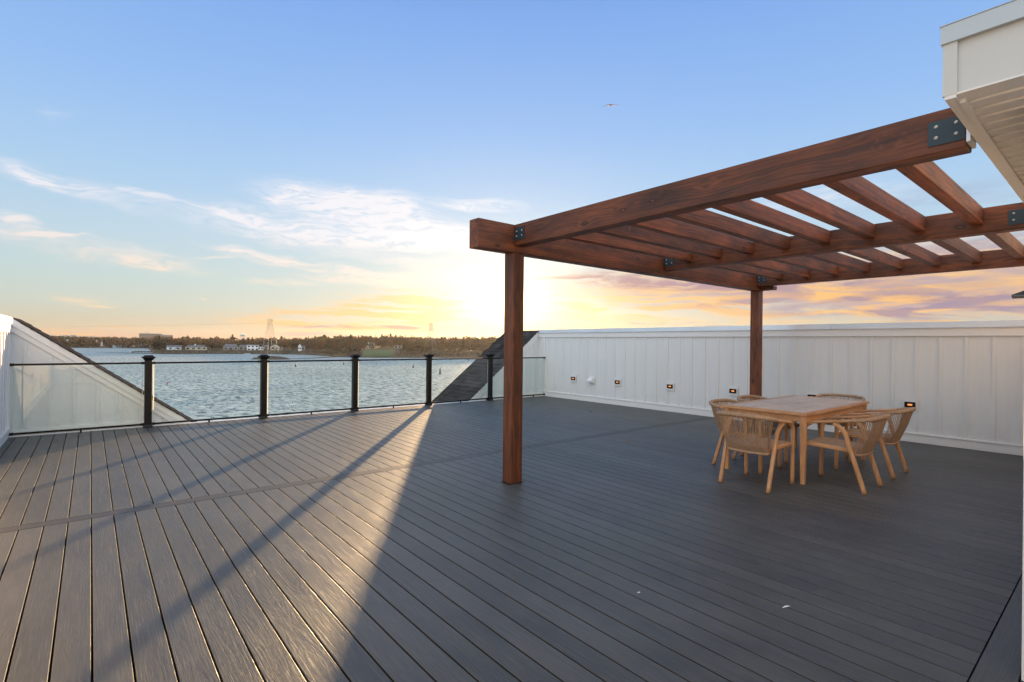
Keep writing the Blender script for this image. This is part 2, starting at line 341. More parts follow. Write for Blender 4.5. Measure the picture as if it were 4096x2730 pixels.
M['boat'] = m_plain('boat_hull', (.75, .76, .76), .35); M['buoy'] = m_plain('buoy_paint', (.03, .035, .03), .5); M['ball'] = m_plain('mooring_ball', (.6, .6, .58), .5); M['pink'] = m_plain('pink_float', (.6, .12, .2), .5)

# ------------------------------------------------------------------ mesh helpers
class MB:
    def __init__(s): s.v = []; s.f = []; s.mi = []; s.cur = 0
    def quadmesh(s, vs, fs):
        b = len(s.v); s.v += [tuple(p) for p in vs]; s.f += [tuple(i+b for i in q) for q in fs]; s.mi += [s.cur]*len(fs); return s
    def box(s, a, b):
        (x0, y0, z0), (x1, y1, z1) = a, b
        return s.quadmesh([(x0, y0, z0), (x1, y0, z0), (x1, y1, z0), (x0, y1, z0), (x0, y0, z1), (x1, y0, z1), (x1, y1, z1), (x0, y1, z1)],
                          [(0, 3, 2, 1), (4, 5, 6, 7), (0, 1, 5, 4), (1, 2, 6, 5), (2, 3, 7, 6), (3, 0, 4, 7)])
    def prism(s, pts, d):       # closed polygon extruded by vector d
        n = len(pts); d = Vector(d); P = [Vector(p) for p in pts]
        return s.quadmesh([*P, *[p+d for p in P]], [tuple(range(n-1, -1, -1)), tuple(range(n, 2*n))] + [(i, (i+1) % n, n+(i+1) % n, n+i) for i in range(n)])
    def tube(s, path, r, n=8, cap=True, flat=1., up=(0, 0, 1), square=0.):
        P = [Vector(p) for p in path]; rs = r if isinstance(r, (list, tuple)) else [r]*len(P); rings = []
        for i, p in enumerate(P):
            t = (P[min(i+1, len(P)-1)] - P[max(i-1, 0)]).normalized()
            u = Vector(up); u = u - t*u.dot(t)
            if u.length < 1e-3: u = Vector((1, 0, 0)); u = u - t*u.dot(t)
            u.normalize(); w = t.cross(u)
            ring = []
            for k in range(n):
                a = 2*PI*(k+.5)/n; c, q = math.cos(a), math.sin(a)
                if square: e = square; c = math.copysign(abs(c)**e, c); q = math.copysign(abs(q)**e, q)
                ring.append(p + u*(c*rs[i]) + w*(q*rs[i]*flat))
            rings += ring
        fs = [(i*n+k, i*n+(k+1) % n, (i+1)*n+(k+1) % n, (i+1)*n+k) for i in range(len(P)-1) for k in range(n)]
        if cap: fs += [tuple(range(n-1, -1, -1)), tuple(range((len(P)-1)*n, len(P)*n))]
        return s.quadmesh(rings, fs)
    def lathe(s, prof, c=(0, 0, 0), n=12):     # prof: (r, z)
        vs = [(c[0]+r*math.cos(2*PI*k/n), c[1]+r*math.sin(2*PI*k/n), c[2]+z) for r, z in prof for k in range(n)]
        fs = [(i*n+k, i*n+(k+1) % n, (i+1)*n+(k+1) % n, (i+1)*n+k) for i in range(len(prof)-1) for k in range(n)]
        fs += [tuple(range(n-1, -1, -1)), tuple(range((len(prof)-1)*n, len(prof)*n))]
        return s.quadmesh(vs, fs)
    def build(s, name, mat, parent=None, org=None, smooth=False, bevel=0., mats=None):
        if org is None:
            org = parent.get('_org', (0, 0, 0)) if parent else (0, 0, 0)
            if parent and parent.parent: org = parent.parent.get('_org', (0, 0, 0)) if parent.type != 'EMPTY' else org
        me = bpy.data.meshes.new(name)
        me.from_pydata([(p[0]-org[0], p[1]-org[1], p[2]-org[2]) for p in s.v], [], s.f)
        for k in (mats or [mat]): me.materials.append(k)
        if mats: me.polygons.foreach_set('material_index', s.mi)
        if smooth: me.polygons.foreach_set('use_smooth', [True]*len(s.f))
        me.update()
        o = bpy.data.objects.new(name, me); C.objects.link(o)
        if parent: o.parent = parent
        elif any(org): o.location = org
        if bevel:
            b = o.modifiers.new('bevel', 'BEVEL'); b.width = bevel; b.segments = 2; b.limit_method = 'ANGLE'; b.harden_normals = False
        return o
def tag(o, label=None, cat=None, group=None, kind=None):
    if label: o['label'] = label
    if cat: o['category'] = cat
    if group: o['group'] = group
    if kind: o['kind'] = kind
    return o
ORG = {}
def thing(name, loc, label, cat, group=None, rz=0.):
    o = bpy.data.objects.new(name, None); C.objects.link(o); o.location = loc; o.rotation_euler = (0, 0, rz); o.empty_display_size = .1
    ORG[o.name] = tuple(loc); return tag(o, label, cat, group)
def part(mb, name, mat, root, parent=None, **kw):      # world-coordinate mesh under an unrotated root
    return mb.build(name, mat, parent or root, org=tuple(root.location), **kw)
def copy_tree(o, parent=None):
    c = o.copy(); C.objects.link(c); c.parent = parent
    for ch in list(o.children): copy_tree(ch, c)
    return c

# ================================================================== DECK
XL, XR = -.945, 9.90           # side walls
YE = 10.68                     # outer edge of the deck
def boards(axis, lo, hi, a0, a1, p0):
    """boards along axis (0 x, 1 y); lo..hi = run; a0..a1 = span across, gap lines at p0 + k*BP"""
    mb = MB(); gp = .0088; bv = .0026; th = .025
    k = math.floor((a0-p0)/BP)
    while p0 + k*BP < a1:
        s = max(p0+k*BP+gp/2, a0); e = min(p0+(k+1)*BP-gp/2, a1); k += 1
        if e-s < .01: continue
        prof = [(s, -th), (e, -th), (e, -bv), (e-bv*.35, -bv*.3), (e-bv, 0), (s+bv, 0), (s+bv*.35, -bv*.3), (s, -bv)]
        n0 = len(mb.f)
        if axis == 1: mb.prism([(a, lo, z) for a, z in prof], (0, hi-lo, 0))
        else: mb.prism([(lo, a, z) for a, z in prof], (hi-lo, 0, 0))
        for q in (0, 1, 2, 3, 9): mb.mi[n0+q] = 1
    return mb
deck = boards(1, .4675, 5.435, XL, XR, BX0); deck2 = boards(1, 5.578, YE, XL, XR, BX0)
deck.v, off = deck.v, len(deck.v); deck.f += [tuple(i+off for i in q) for q in deck2.f]; deck.v += deck2.v; deck.mi += deck2.mi
tag(deck.build('deck', M['deck'], mats=[M['deck'], M['dark']]), kind='structure')
bd = MB()
jx = [-.945, .616, 4.3, 7.9, 9.9]      # butt joints of the divider board
for a, b in zip(jx[:-1], jx[1:]): bd.box((a+.001, 5.4405, -.025), (b-.001, 5.5725, .001))
tag(bd.build('deck_divider_board', M['divider'], bevel=.003), kind='structure')
bo = MB()
for i in range(12):
    y1 = .4615-i*BP; jj = [XL, 1.1, 2.62, 3.9, 7.2, XR] if i % 2 else [XL, .4, 2.05, 4.6, 8.3, XR]
    for a, b in zip(jj[:-1], jj[1:]): bo.box((a+.001, y1-BP+.006, -.025), (b-.001, y1, 0))
tag(bo.build('deck_border', M['deckx'], bevel=.003), kind='structure')
u = MB(); u.box((XL-.05, -1.3, -.20), (XR+.05, YE-.02, -.06))
tag(u.build('deck_underlay', M['dark']), kind='structure')

# ================================================================== WALLS
def batten_wall(root, plane, at, side, a0, a1, ztop, batts, first, body=.16):
    """vertical board wall on plane x=at (plane 0) or y=at; 'side' = -1/+1 direction of the visible face"""
    def bx(mb, d0, d1, s0, s1, z0, z1):
        c0, c1 = sorted((at+side*d0, at+side*d1))
        mb.box((c0, s0, z0), (c1, s1, z1)) if plane == 0 else mb.box((s0, c0, z0), (s1, c1, z1))
    mb = MB(); bx(mb, -body, 0, a0, a1, -.12, ztop-.09); 
    for b in batts: bx(mb, 0, .014, b-.02, b+.02, .125, ztop-.215)
    part(mb, 'siding', M['white'], root)
    mb = MB(); bx(mb, 0, .024, a0+.003, a1-.003, .003, .125); bx(mb, 0, .038, a0+.003, a1-.003, .125, .150); part(mb, 'baseboard', M['trim'], root, bevel=.003)
    mb = MB(); bx(mb, 0, .030, a0+.003, a1-.003, ztop-.215, ztop-.092); part(mb, 'frieze_board', M['trim'], root, bevel=.003)
    return bx
ZW = 1.865
rw = thing('parapet_wall', (XR, 5.5, 0), 'long white board and batten wall with glowing step lights, metal cap on top', 'wall')
bb = [10.44-.2955*k for k in range(36)]
bx = batten_wall(rw, 0, XR, -1, .34, 10.85, ZW, bb, 0)
mb = MB(); bx(mb, 0, .024, 10.56, 10.62, .15, ZW-.2); part(mb, 'corner_trim', M['trim'], rw)
mb = MB()
for a, b in ((.30, 3.34), (3.343, 6.0), (6.003, 10.2), (10.203, 10.85)):
    pr = [(XR-.035, ZW-.085), (XR-.055, ZW-.092), (XR-.052, ZW-.082), (XR-.040, ZW), (XR+.20, ZW+.01), (XR+.20, ZW-.09)]
    mb.prism([(q[0], a, q[1]) for q in pr][::-1], (0, b-a, 0))
part(mb, 'cap_flashing', M['flash'], rw)

lw = thing('parapet_wall', (XL, 5., 0), 'short stretch of white batten wall at the left picture edge, partly sunlit', 'wall')
bx = batten_wall(lw, 0, XL, 1, .34, 10.85, 1.775, [10.40-.2955*k for k in range(33)], 0)
mb = MB(); bx(mb, 0, .03, 10.50, 10.60, .15, 1.56); part(mb, 'corner_trim', M['trim'], lw)
mb = MB(); mb.prism([(XL+.045, .30, 1.69), (XL+.050, .30, 1.78), (XL-.22, .30, 1.79), (XL-.22, .30, 1.69)], (0, 10.35, 0)); part(mb, 'cap_flashing', M['trim'], lw)

# gable ends beyond the railing with shingled roof behind them
YG, YO = 10.85, 12.22
def gable(side):
    # side=+1: right one (peak at XR, falls to the left); -1: left one
    px_, pz, sl = (9.875, 1.832, .766) if side > 0 else (-.93, 1.784, .763)
    d = -side                                   # direction in which it falls
    root = thing('gable_roof', (px_, YG, 0), ('right' if side > 0 else 'left')+' gable end: white triangular siding with dark shingled slope falling toward the '+('left, beside the corner of the long wall' if side > 0 else 'right, behind the first glass pane'), 'roof')
    zb = -.9; L = (pz-zb)/sl; X = lambda z: px_ + d*(pz-z)/sl
    if side > 0: tri = [(X(zb), YG, zb), (px_+.1, YG, zb), (px_+.1, YG, pz-.02), (px_, YG, pz-.02)]
    else: tri = [(px_-.1, YG, zb), (X(zb), YG, zb), (px_, YG, pz-.02), (px_-.1, YG, pz-.02)]
    mb = MB(); mb.prism(tri, (0, .09, 0))
    bs = [px_ + d*(.158 + .292*k) for k in range(9)]
    for b in bs:
        zt = pz - abs(b-px_)*sl - .225
        if zt > .09: mb.prism([(b-.02, YG-.022, .09), (b+.02, YG-.022, .09), (b+.02, YG-.022, zt+(-.02*sl if d > 0 else .02*sl)), (b-.02, YG-.022, zt+(.02*sl if d > 0 else -.02*sl))], (0, .0219, 0))
    part(mb, 'siding', M['white'], root)
    # two rake boards parallel to the slope, and a base board
    for (t0, t1, y) in ((.0, .112, -.034), (.115, .205, -.020)):
        e = 2.62; mb = MB()
        mb.prism([(px_, YG+y, pz-t0), (px_+d*e, YG+y, pz-t0-e*sl), (px_+d*e, YG+y, pz-t1-e*sl), (px_, YG+y, pz-t1)], (0, -y-.0005, 0)); part(mb, 'rake_board', M['trim'], root)
    mb = MB(); x1 = X(.33); a, b = sorted((px_+d*.02, x1)); mb.box((a, YG-.028, .0), (b, YG-.0005, .085)); part(mb, 'baseboard', M['trim'], root)
    # shingle courses, stepped
    mb = MB(); n = 30; st = 3.35/n; nx, nz = d*sl, 1.; nl = math.hypot(nx, nz)
    for i in range(n):
        s0, s1 = i*st, (i+1)*st+.03
        q = lambda s, h: (px_+d*s + d*sl/nl*h, pz+.012-s*sl + h/nl)
        a, b, c2, e2 = q(s0, .004), q(s1, .017), q(s1, .002), q(s0, -.012)
        j = random.uniform(-.008, .008)
        P4 = [(p[0], YG-.05+j, p[1]) for p in (a, b, c2, e2)]
        if d < 0: P4 = P4[::-1]
        mb.prism(P4, (0, YO-YG+.05+random.uniform(-.006, .006), 0))
    part(mb, 'shingles', M['shingle'], root)
    mb = MB(); mb.prism([(px_+d*.0, YG+.10, pz-.02), (px_+d*3.3, YG+.10, pz-.02-3.3*sl), (px_+d*3.3, YG+.10, -1.2), (px_, YG+.10, -1.2)][::d], (0, YO-YG-.12, 0)); part(mb, 'roof_deck', M['dark'], root)
    # flat cap strip on the ridge
    mb = MB(); a, b = sorted((px_-d*.005, px_-d*.17)); mb.box((a, YG-.03, pz-.06), (b, YO, pz+.018)); part(mb, 'ridge_cap', M['trim'] if side < 0 else M['shingle'], root)
    # outer rake strip of weathered shingles, standing slightly proud
    mb = MB(); q = lambda s, h: (px_+d*s + d*sl/nl*h, pz+.012-s*sl + h/nl)
    a, b, c2, e2 = q(.0, .03), q(3.4, .03), q(3.4, -.05), q(0, -.05)
    P4 = [(p[0], YO, p[1]) for p in (a, b, c2, e2)]
    mb.prism(P4 if d > 0 else P4[::-1], (0, .035, 0))
    if side > 0: part(mb, 'outer_rake', M['shingle'], root)
gable(1); gable(-1)

# ================================================================== HOUSE
hs = thing('house', (6., 0, 0), 'white house corner with overhanging roof, grey metal fascia and slatted soffit, right picture edge', 'house')
OX = 2.84; HZ = 2.562; HY = .534
mb = MB(); mb.box((3.20, -1.4, .002), (3.42, .3145, HZ)); mb.box((3.42, .20, .002), (XR+.16, .30, HZ)); part(mb, 'corner_trim', M['trim'], hs, bevel=.003)
mb = MB(); mb.box((XL, -1.55, 0.002), (3.20, -1.4, HZ)); mb.box((3.43, -1.5, 0.002), (XR+.16, .198, HZ-.002)); part(mb, 'wall', M['white'], hs)
mb = MB(); mb.box((OX+.016, -1.6, HZ), (OX+.04, HY, 2.80)); mb.box((OX+.04, HY-.024, HZ), (XR+.3, HY, 2.80)); part(mb, 'fascia', M['fascia'], hs)
mb = MB(); mb.box((OX+.0, HY-.042, HZ-.004), (OX+.0155, HY+.006, 2.80)); part(mb, 'fascia_corner', M['fascia'], hs)
mb = MB(); mb.box((OX-.010, -1.6, 2.782), (XR+.3, HY+.012, 2.858)); part(mb, 'gutter', M['gutter'], hs)
mb = MB(); mb.box((OX-.014, -1.6, 2.8585), (XR+.32, HY+.016, 2.861)); part(mb, 'drip_edge', M['gutter'], hs)
mb = MB(); mb.box((OX+.002, -1.6, HZ-.008), (XR+.3, HY-.001, HZ-.0005)); mb.box((OX+.002, HY-.040, HZ-.020), (XR+.3, HY-.0015, HZ-.0082)); mb.box((OX+.06, HY-.060, HZ-.030), (XR+.2, HY-.0405, HZ-.0082))
for i in range(60): xx = 2.958+i*.116; mb.box((xx, -1.6, HZ-.018), (xx+.013, HY-.0605, HZ-.0082))
part(mb, 'soffit', M['soffit'], hs)
mb = MB(); mb.box((OX+.1, -1.6, 2.866), (XR+.3, .40, 2.90)); part(mb, 'roof', M['shingle'], hs)
mb = MB(); mb.box((-1.4, -1.5, -10.5), (10.3, 10.6, -.21)); part(mb, 'lower_storeys', M['white'], hs)

# neighbouring roof whose eave tip shows at the right edge above the wall
nb = thing('neighbour_house', (40, -1, -10.5), 'dark eave tip of a neighbouring roof above the long white wall, right edge', 'house')
ux, uy = .9938, .1112      # along the eave, straight away from the deck
def nbp(a, b, z): return (27.7+ux*a+uy*b, 3.1+uy*a-ux*b, z)
mb = MB(); mb.quadmesh([nbp(0, 0, 3.56), nbp(1.3, 0, 3.56), nbp(1.3, 7, 6.6), nbp(0, 7, 6.6), nbp(0, 14, 3.56), nbp(1.3, 14, 3.56)], [(0, 3, 2, 1), (3, 4, 5, 2), (0, 4, 3), (1, 2, 5), (0, 1, 5, 4)]); part(mb, 'roof', M['shingle'], nb)
mb = MB(); mb.quadmesh([nbp(.02, .02, 3.50), nbp(1.28, .02, 3.50), nbp(1.28, 13.9, 3.50), nbp(.02, 13.9, 3.50), nbp(.02, .02, 3.555), nbp(1.28, .02, 3.555), nbp(1.28, 13.9, 3.555), nbp(.02, 13.9, 3.555)], [(0, 1, 2, 3), (4, 5, 6, 7), (0, 1, 5, 4), (1, 2, 6, 5), (2, 3, 7, 6), (3, 0, 4, 7)]); part(mb, 'soffit', M['roof_g'], nb)
mb = MB(); mb.quadmesh([nbp(.2, 2, -10.5), nbp(1.2, 2, -10.5), nbp(1.2, 13, -10.5), nbp(.2, 13, -10.5), nbp(.2, 2, 3.495), nbp(1.2, 2, 3.495), nbp(1.2, 13, 3.495), nbp(.2, 13, 3.495)], [(0, 1, 2, 3), (4, 5, 6, 7), (0, 1, 5, 4), (1, 2, 6, 5), (2, 3, 7, 6), (3, 0, 4, 7)]); part(mb, 'wall', M['white'], nb)

# ================================================================== WALL FITTINGS
def step_light(y, z, label):
    r = thing('step_light', (XR, y, z), label, 'wall light', 'step lights along the long white wall')
    x = XR
    mb = MB(); mb.box((x-.030, y-.094, z-.092), (x-.0195, y+.094, z+.092)); part(mb, 'mounting_plate', M['trim'], r, bevel=.002)
    fr = MB()
    for a, b in (((y-.068, z-.042), (y+.068, z-.030)), ((y-.068, z+.030), (y+.068, z+.042)), ((y-.068, z-.0298), (y-.056, z+.0298)), ((y+.056, z-.0298), (y+.068, z+.0298))):
        fr.box((x-.05, a[0], a[1]), (x-.0302, b[0], b[1]))
    fr.box((x-.034, y-.0558, z-.0298), (x-.0303, y+.0558, z+.0298)); part(fr, 'housing', M['black'], r)
    mb = MB(); mb.tube([(x-.036, y-.030, z+.000), (x-.040, y-.024, z), (x-.040, y+.022, z-.001), (x-.036, y+.032, z-.002)], [.004, .014, .014, .004], 8); part(mb, 'lamp', M['bulb'], r, smooth=True)
LB = [(9.442, .562, 'small step light with warm glow nearest the far corner of the white wall'),
      (7.974, .561, 'small glowing step light just right of the white vent hood'),
      (6.514, .563, 'small glowing step light midway between the vent hood and the far pergola post'),
      (5.081, .572, 'glowing step light just left of the far pergola post'),
      (3.635, .578, 'step light mostly hidden behind the dining table top'),
      (2.232, .582, 'largest looking step light, right of the table above the rearmost chair back')]
for y, z, l in LB: step_light(y, z, l)
vt = thing('vent_hood', (XR, 8.80, .555), 'white vent hood between the two farthest step lights on the white wall', 'vent')
mb = MB(); mb.box((XR-.030, 8.70, .47), (XR-.0195, 8.90, .65)); part(mb, 'mounting_plate', M['trim'], vt)
mb = MB(); mb.prism([(XR-.0302, 8.73, .625), (XR-.0302, 8.73, .49), (XR-.13, 8.73, .505), (XR-.14, 8.73, .55), (XR-.10, 8.73, .60)], (0, .14, 0)); part(mb, 'hood', M['trim'], vt, bevel=.006)

# ================================================================== RAILING
YR = 10.55
rl = thing('glass_railing', (4.5, YR, 0), 'black metal railing with clear glass panes and five capped posts along the outer deck edge', 'railing')
PX = [.758+1.798*k for k in range(5)]
ends = [XL+.03]+PX+[XR-.03]
for i, x in enumerate(PX):
    mb = MB(); mb.box((x-.052, YR-.052, .003), (x+.052, YR+.052, 1.135)); p = part(mb, 'post', M['black'], rl, bevel=.006)
    def sq(mb, prof):
        vs = []; fs = []
        for r, z in prof: vs += [(x-r, YR-r, z), (x+r, YR-r, z), (x+r, YR+r, z), (x-r, YR+r, z)]
        for k in range(len(prof)-1):
            for j in range(4): fs.append((k*4+j, k*4+(j+1) % 4, k*4+4+(j+1) % 4, k*4+4+j))
        fs += [(3, 2, 1, 0), tuple((len(prof)-1)*4+j for j in range(4))]; mb.quadmesh(vs, fs)
    mb = MB(); sq(mb, [(.054, 1.125), (.060, 1.130), (.066, 1.145), (.085, 1.166), (.094, 1.170), (.094, 1.184), (.060, 1.197), (.060, 1.212)]); part(mb, 'cap', M['black'], rl, p, bevel=.002)
    mb = MB(); sq(mb, [(.066, .004), (.066, .016), (.0535, .045)]); part(mb, 'base_collar', M['black'], rl, p)
for i in range(6):
    a = ends[i]+(.053 if i > 0 else 0); b = ends[i+1]-(.053 if i < 5 else 0)
    mb = MB(); mb.box((a, YR-.021, 1.066), (b, YR+.021, 1.096)); mb.box((a, YR-.026, 1.060), (a+.045, YR+.026, 1.102)); mb.box((b-.045, YR-.026, 1.060), (b, YR+.026, 1.102)); part(mb, 'top_rail', M['black'], rl, bevel=.003)
    mb = MB(); mb.box((a, YR-.018, .040), (b, YR+.018, .068)); mb.box((a, YR-.024, .034), (a+.045, YR+.024, .074)); mb.box((b-.045, YR-.024, .034), (b, YR+.024, .074)); part(mb, 'bottom_rail', M['black'], rl, bevel=.003)
    g0, g1 = a+.022, b-.022
    mb = MB(); mb.box((g0+.0052, YR-.004, .0685), (g1-.0052, YR+.004, 1.0655)); part(mb, 'glass_pane', M['glass'], rl)
    gp_ = rl.children[-1]
    for ga, gb in ((g0-.006, g0+.005), (g1-.005, g1+.001)): mb = MB(); mb.box((ga, YR-.0045, .0687), (gb, YR+.0045, 1.065)); part(mb, 'pane_edge', M['edge'], rl, gp_)
    c = (a+b)/2 if i < 5 else 9.45
    mb = MB(); mb.box((c-.012, YR-.012, .002), (c+.012, YR+.012, .0395)); part(mb, 'foot_block', M['black'], rl)
mb = MB(); mb.box((XL, YE+.001, -.30), (XR, YE+.03, -.004)); mb.box((XL, YE-.075, -.003), (XR, YE+.03, .0035)); tag(mb.build('deck_edge_trim', M['trim']), kind='structure')

# ================================================================== PERGOLA
pg = thing('pergola', (3.47, 4.2, 0), 'reddish brown stained timber pergola on two posts above the dining set', 'pergola')
HB, HT = 2.425, 2.712; YH = 4.13; PW = .148
for x in (3.402, 8.885):
    mb = MB(); mb.box((x, YH, .002), (x+PW, YH+PW, HB-.001)); part(mb, 'post', M['stZ'], pg, bevel=.006)
    mb = MB(); mb.box((x-.022, YH-.004, .0015), (x+PW+.022, YH+PW+.004, .006)); part(mb, 'base_plate', M['black'], pg)
mb = MB(); mb.prism([(2.945, YH-.002, HB), (9.06, YH-.002, HB), (9.06, YH-.002, HT), (2.945, YH-.002, HT)], (0, .152, 0)); part(mb, 'header', M['stX'], pg, bevel=.006)
BXs = [3.410, 6.078, 8.79]; BW = .14; BB = 2.492
for x in BXs:
    mb = MB(); mb.box((x, .552, BB), (x+BW, YH-.006, HT)); b = part(mb, 'beam', M['stY'], pg, bevel=.006)
def plate(x0, y0, y1, z0, z1, bolts, cap=None):
    mb = MB(); mb.box((x0-.006, y0, z0), (x0-.0005, y1, z1)); pl = part(mb, 'bracket', M['bracket'], pg)
    mb = MB(); mb.box((x0+BW+.0005, y0, z0), (x0+BW+.006, y1, z1)); part(mb, 'bracket', M['bracket'], pg)
    for yb, zb in bolts:
        mb = MB(); mb.tube([(x0-.012, yb, zb), (x0-.009, yb, zb), (x0-.0061, yb, zb), (x0+BW+.0061, yb, zb), (x0+BW+.009, yb, zb), (x0+BW+.012, yb, zb)], [.004, .009, .0095, .0095, .009, .004], 12); part(mb, 'bolt', M['bolt'], pg, pl)
for x in BXs:
    plate(x, .556, .705, 2.530, 2.655, [(.672, 2.626), (.672, 2.569), (.591, 2.626), (.591, 2.569)])
    plate(x, YH-.165, YH-.008, 2.545, 2.672, [(YH-.125, 2.585), (YH-.125, 2.635), (YH-.045, 2.585), (YH-.045, 2.635)])
for x in BXs: mb = MB(); mb.box((x-.006, .536, 2.515), (x+BW+.006, .5515, 2.70)); part(mb, 'end_plate', M['flash'], pg)
ry = [.861+.4055*k for k in range(8)]
for i in (0, 1):
    xa, xb = BXs[i]+BW+.001, BXs[i+1]-.001
    for k, y in enumerate(ry):
        dz = random.uniform(-.004, .003)
        mb = MB(); mb.box((xa, y, 2.571+dz), (xb, y+.088, 2.709+dz)); part(mb, 'rafter', M['stX'], pg, bevel=.004)
mb = MB(); mb.box((8.90, 3.90, HB+.004), (9.045, YH-.003, BB-.001)); part(mb, 'corbel_block', M['stY'], pg, bevel=.004)

# ================================================================== DINING SET
TX0, TX1, TY0, TY1, TZ = 5.835, 7.87, 2.19, 3.165, .765
tb = thing('dining_table', ((TX0+TX1)/2, (TY0+TY1)/2, 0), 'rectangular teak outdoor dining table with plank top and umbrella hole', 'table')
cx, cy = (TX0+TX1)/2, (TY0+TY1)/2
mb = MB(); npl = 9; ww = (TY1-TY0-.14)/npl
def bow(x): return .018*(1-((x-cx)/(TX1-cx))**2)
for k in range(npl):
    y0 = TY0+.07+k*ww+.0028; y1 = TY0+.07+(k+1)*ww-.0028
    if k == npl//2:
        mb.box((TX0+.07, y0, TZ-.020), (cx-.022, y1, TZ-.0005)); mb.box((cx+.022, y0, TZ-.020), (TX1-.07, y1, TZ-.0005))
        mb.box((cx-.022, y0, TZ-.02), (cx+.022, y0+ww*.25, TZ-.0005)); mb.box((cx-.022, y1-ww*.25, TZ-.02), (cx+.022, y1, TZ-.0005))
    else: mb.box((TX0+.07, y0, TZ-.020), (TX1-.07, y1, TZ-.0005))
part(mb, 'tabletop', M['tktop'], tb)
fr = MB()
xs = [TX0 + (TX1-TX0)*i/10 for i in range(11)]
for sg in (-1, 1):
    for i in range(10):
        ye0, ye1 = bow(xs[i]), bow(xs[i+1])
        yi = TY0+.0695 if sg < 0 else TY1-.0695
        yo0 = (TY0+.018-ye0) if sg < 0 else (TY1-.018+ye0); yo1 = (TY0+.018-ye1) if sg < 0 else (TY1-.018+ye1)
        P4 = [(xs[i], yo0, TZ-.028), (xs[i+1], yo1, TZ-.028), (xs[i+1], yi, TZ-.028), (xs[i], yi, TZ-.028)]
        fr.prism(P4 if sg < 0 else P4[::-1], (0, 0, .028))
for sg in (-1, 1):
    xo = TX0 if sg < 0 else TX1; xi = xo-sg*.0695
    P4 = [(xo-.0005*sg, TY0+.07, TZ-.028), (xo-.0005*sg, TY1-.07, TZ-.028), (xi, TY1-.07, TZ-.028), (xi, TY0+.07, TZ-.028)]
    fr.prism(P4[::-1] if sg < 0 else P4, (0, 0, .0275))
part(fr, 'edge_frame', M['tk0'], tb)
ins = .035
ap = MB(); lg = .062
ap.box((TX0+ins+lg, TY0+.055, TZ-.105), (TX1-ins-lg, TY0+.077, TZ-.029)); ap.box((TX0+ins+lg, TY1-.077, TZ-.105), (TX1-ins-lg, TY1-.055, TZ-.029))
ap.box((TX0+.055, TY0+ins+lg, TZ-.105), (TX0+.077, TY1-ins-lg, TZ-.029)); ap.box((TX1-.077, TY0+ins+lg, TZ-.105), (TX1-.055, TY1-ins-lg, TZ-.029))
part(ap, 'apron', M['tk0'], tb, bevel=.002)
for sx in (0, 1):
    for sy in (0, 1):
        x = TX0+ins+lg/2 if sx == 0 else TX1-ins-lg/2; y = TY0+ins+lg/2 if sy == 0 else TY1-ins-lg/2
        mb = MB(); mb.tube([(x, y, .001), (x, y, .3), (x, y, .62), (x, y, TZ-.029)], [.024, .028, .032, .036], 12, square=.45, up=(1, 0, 0)); part(mb, 'leg', M['tk2'], tb, smooth=False)

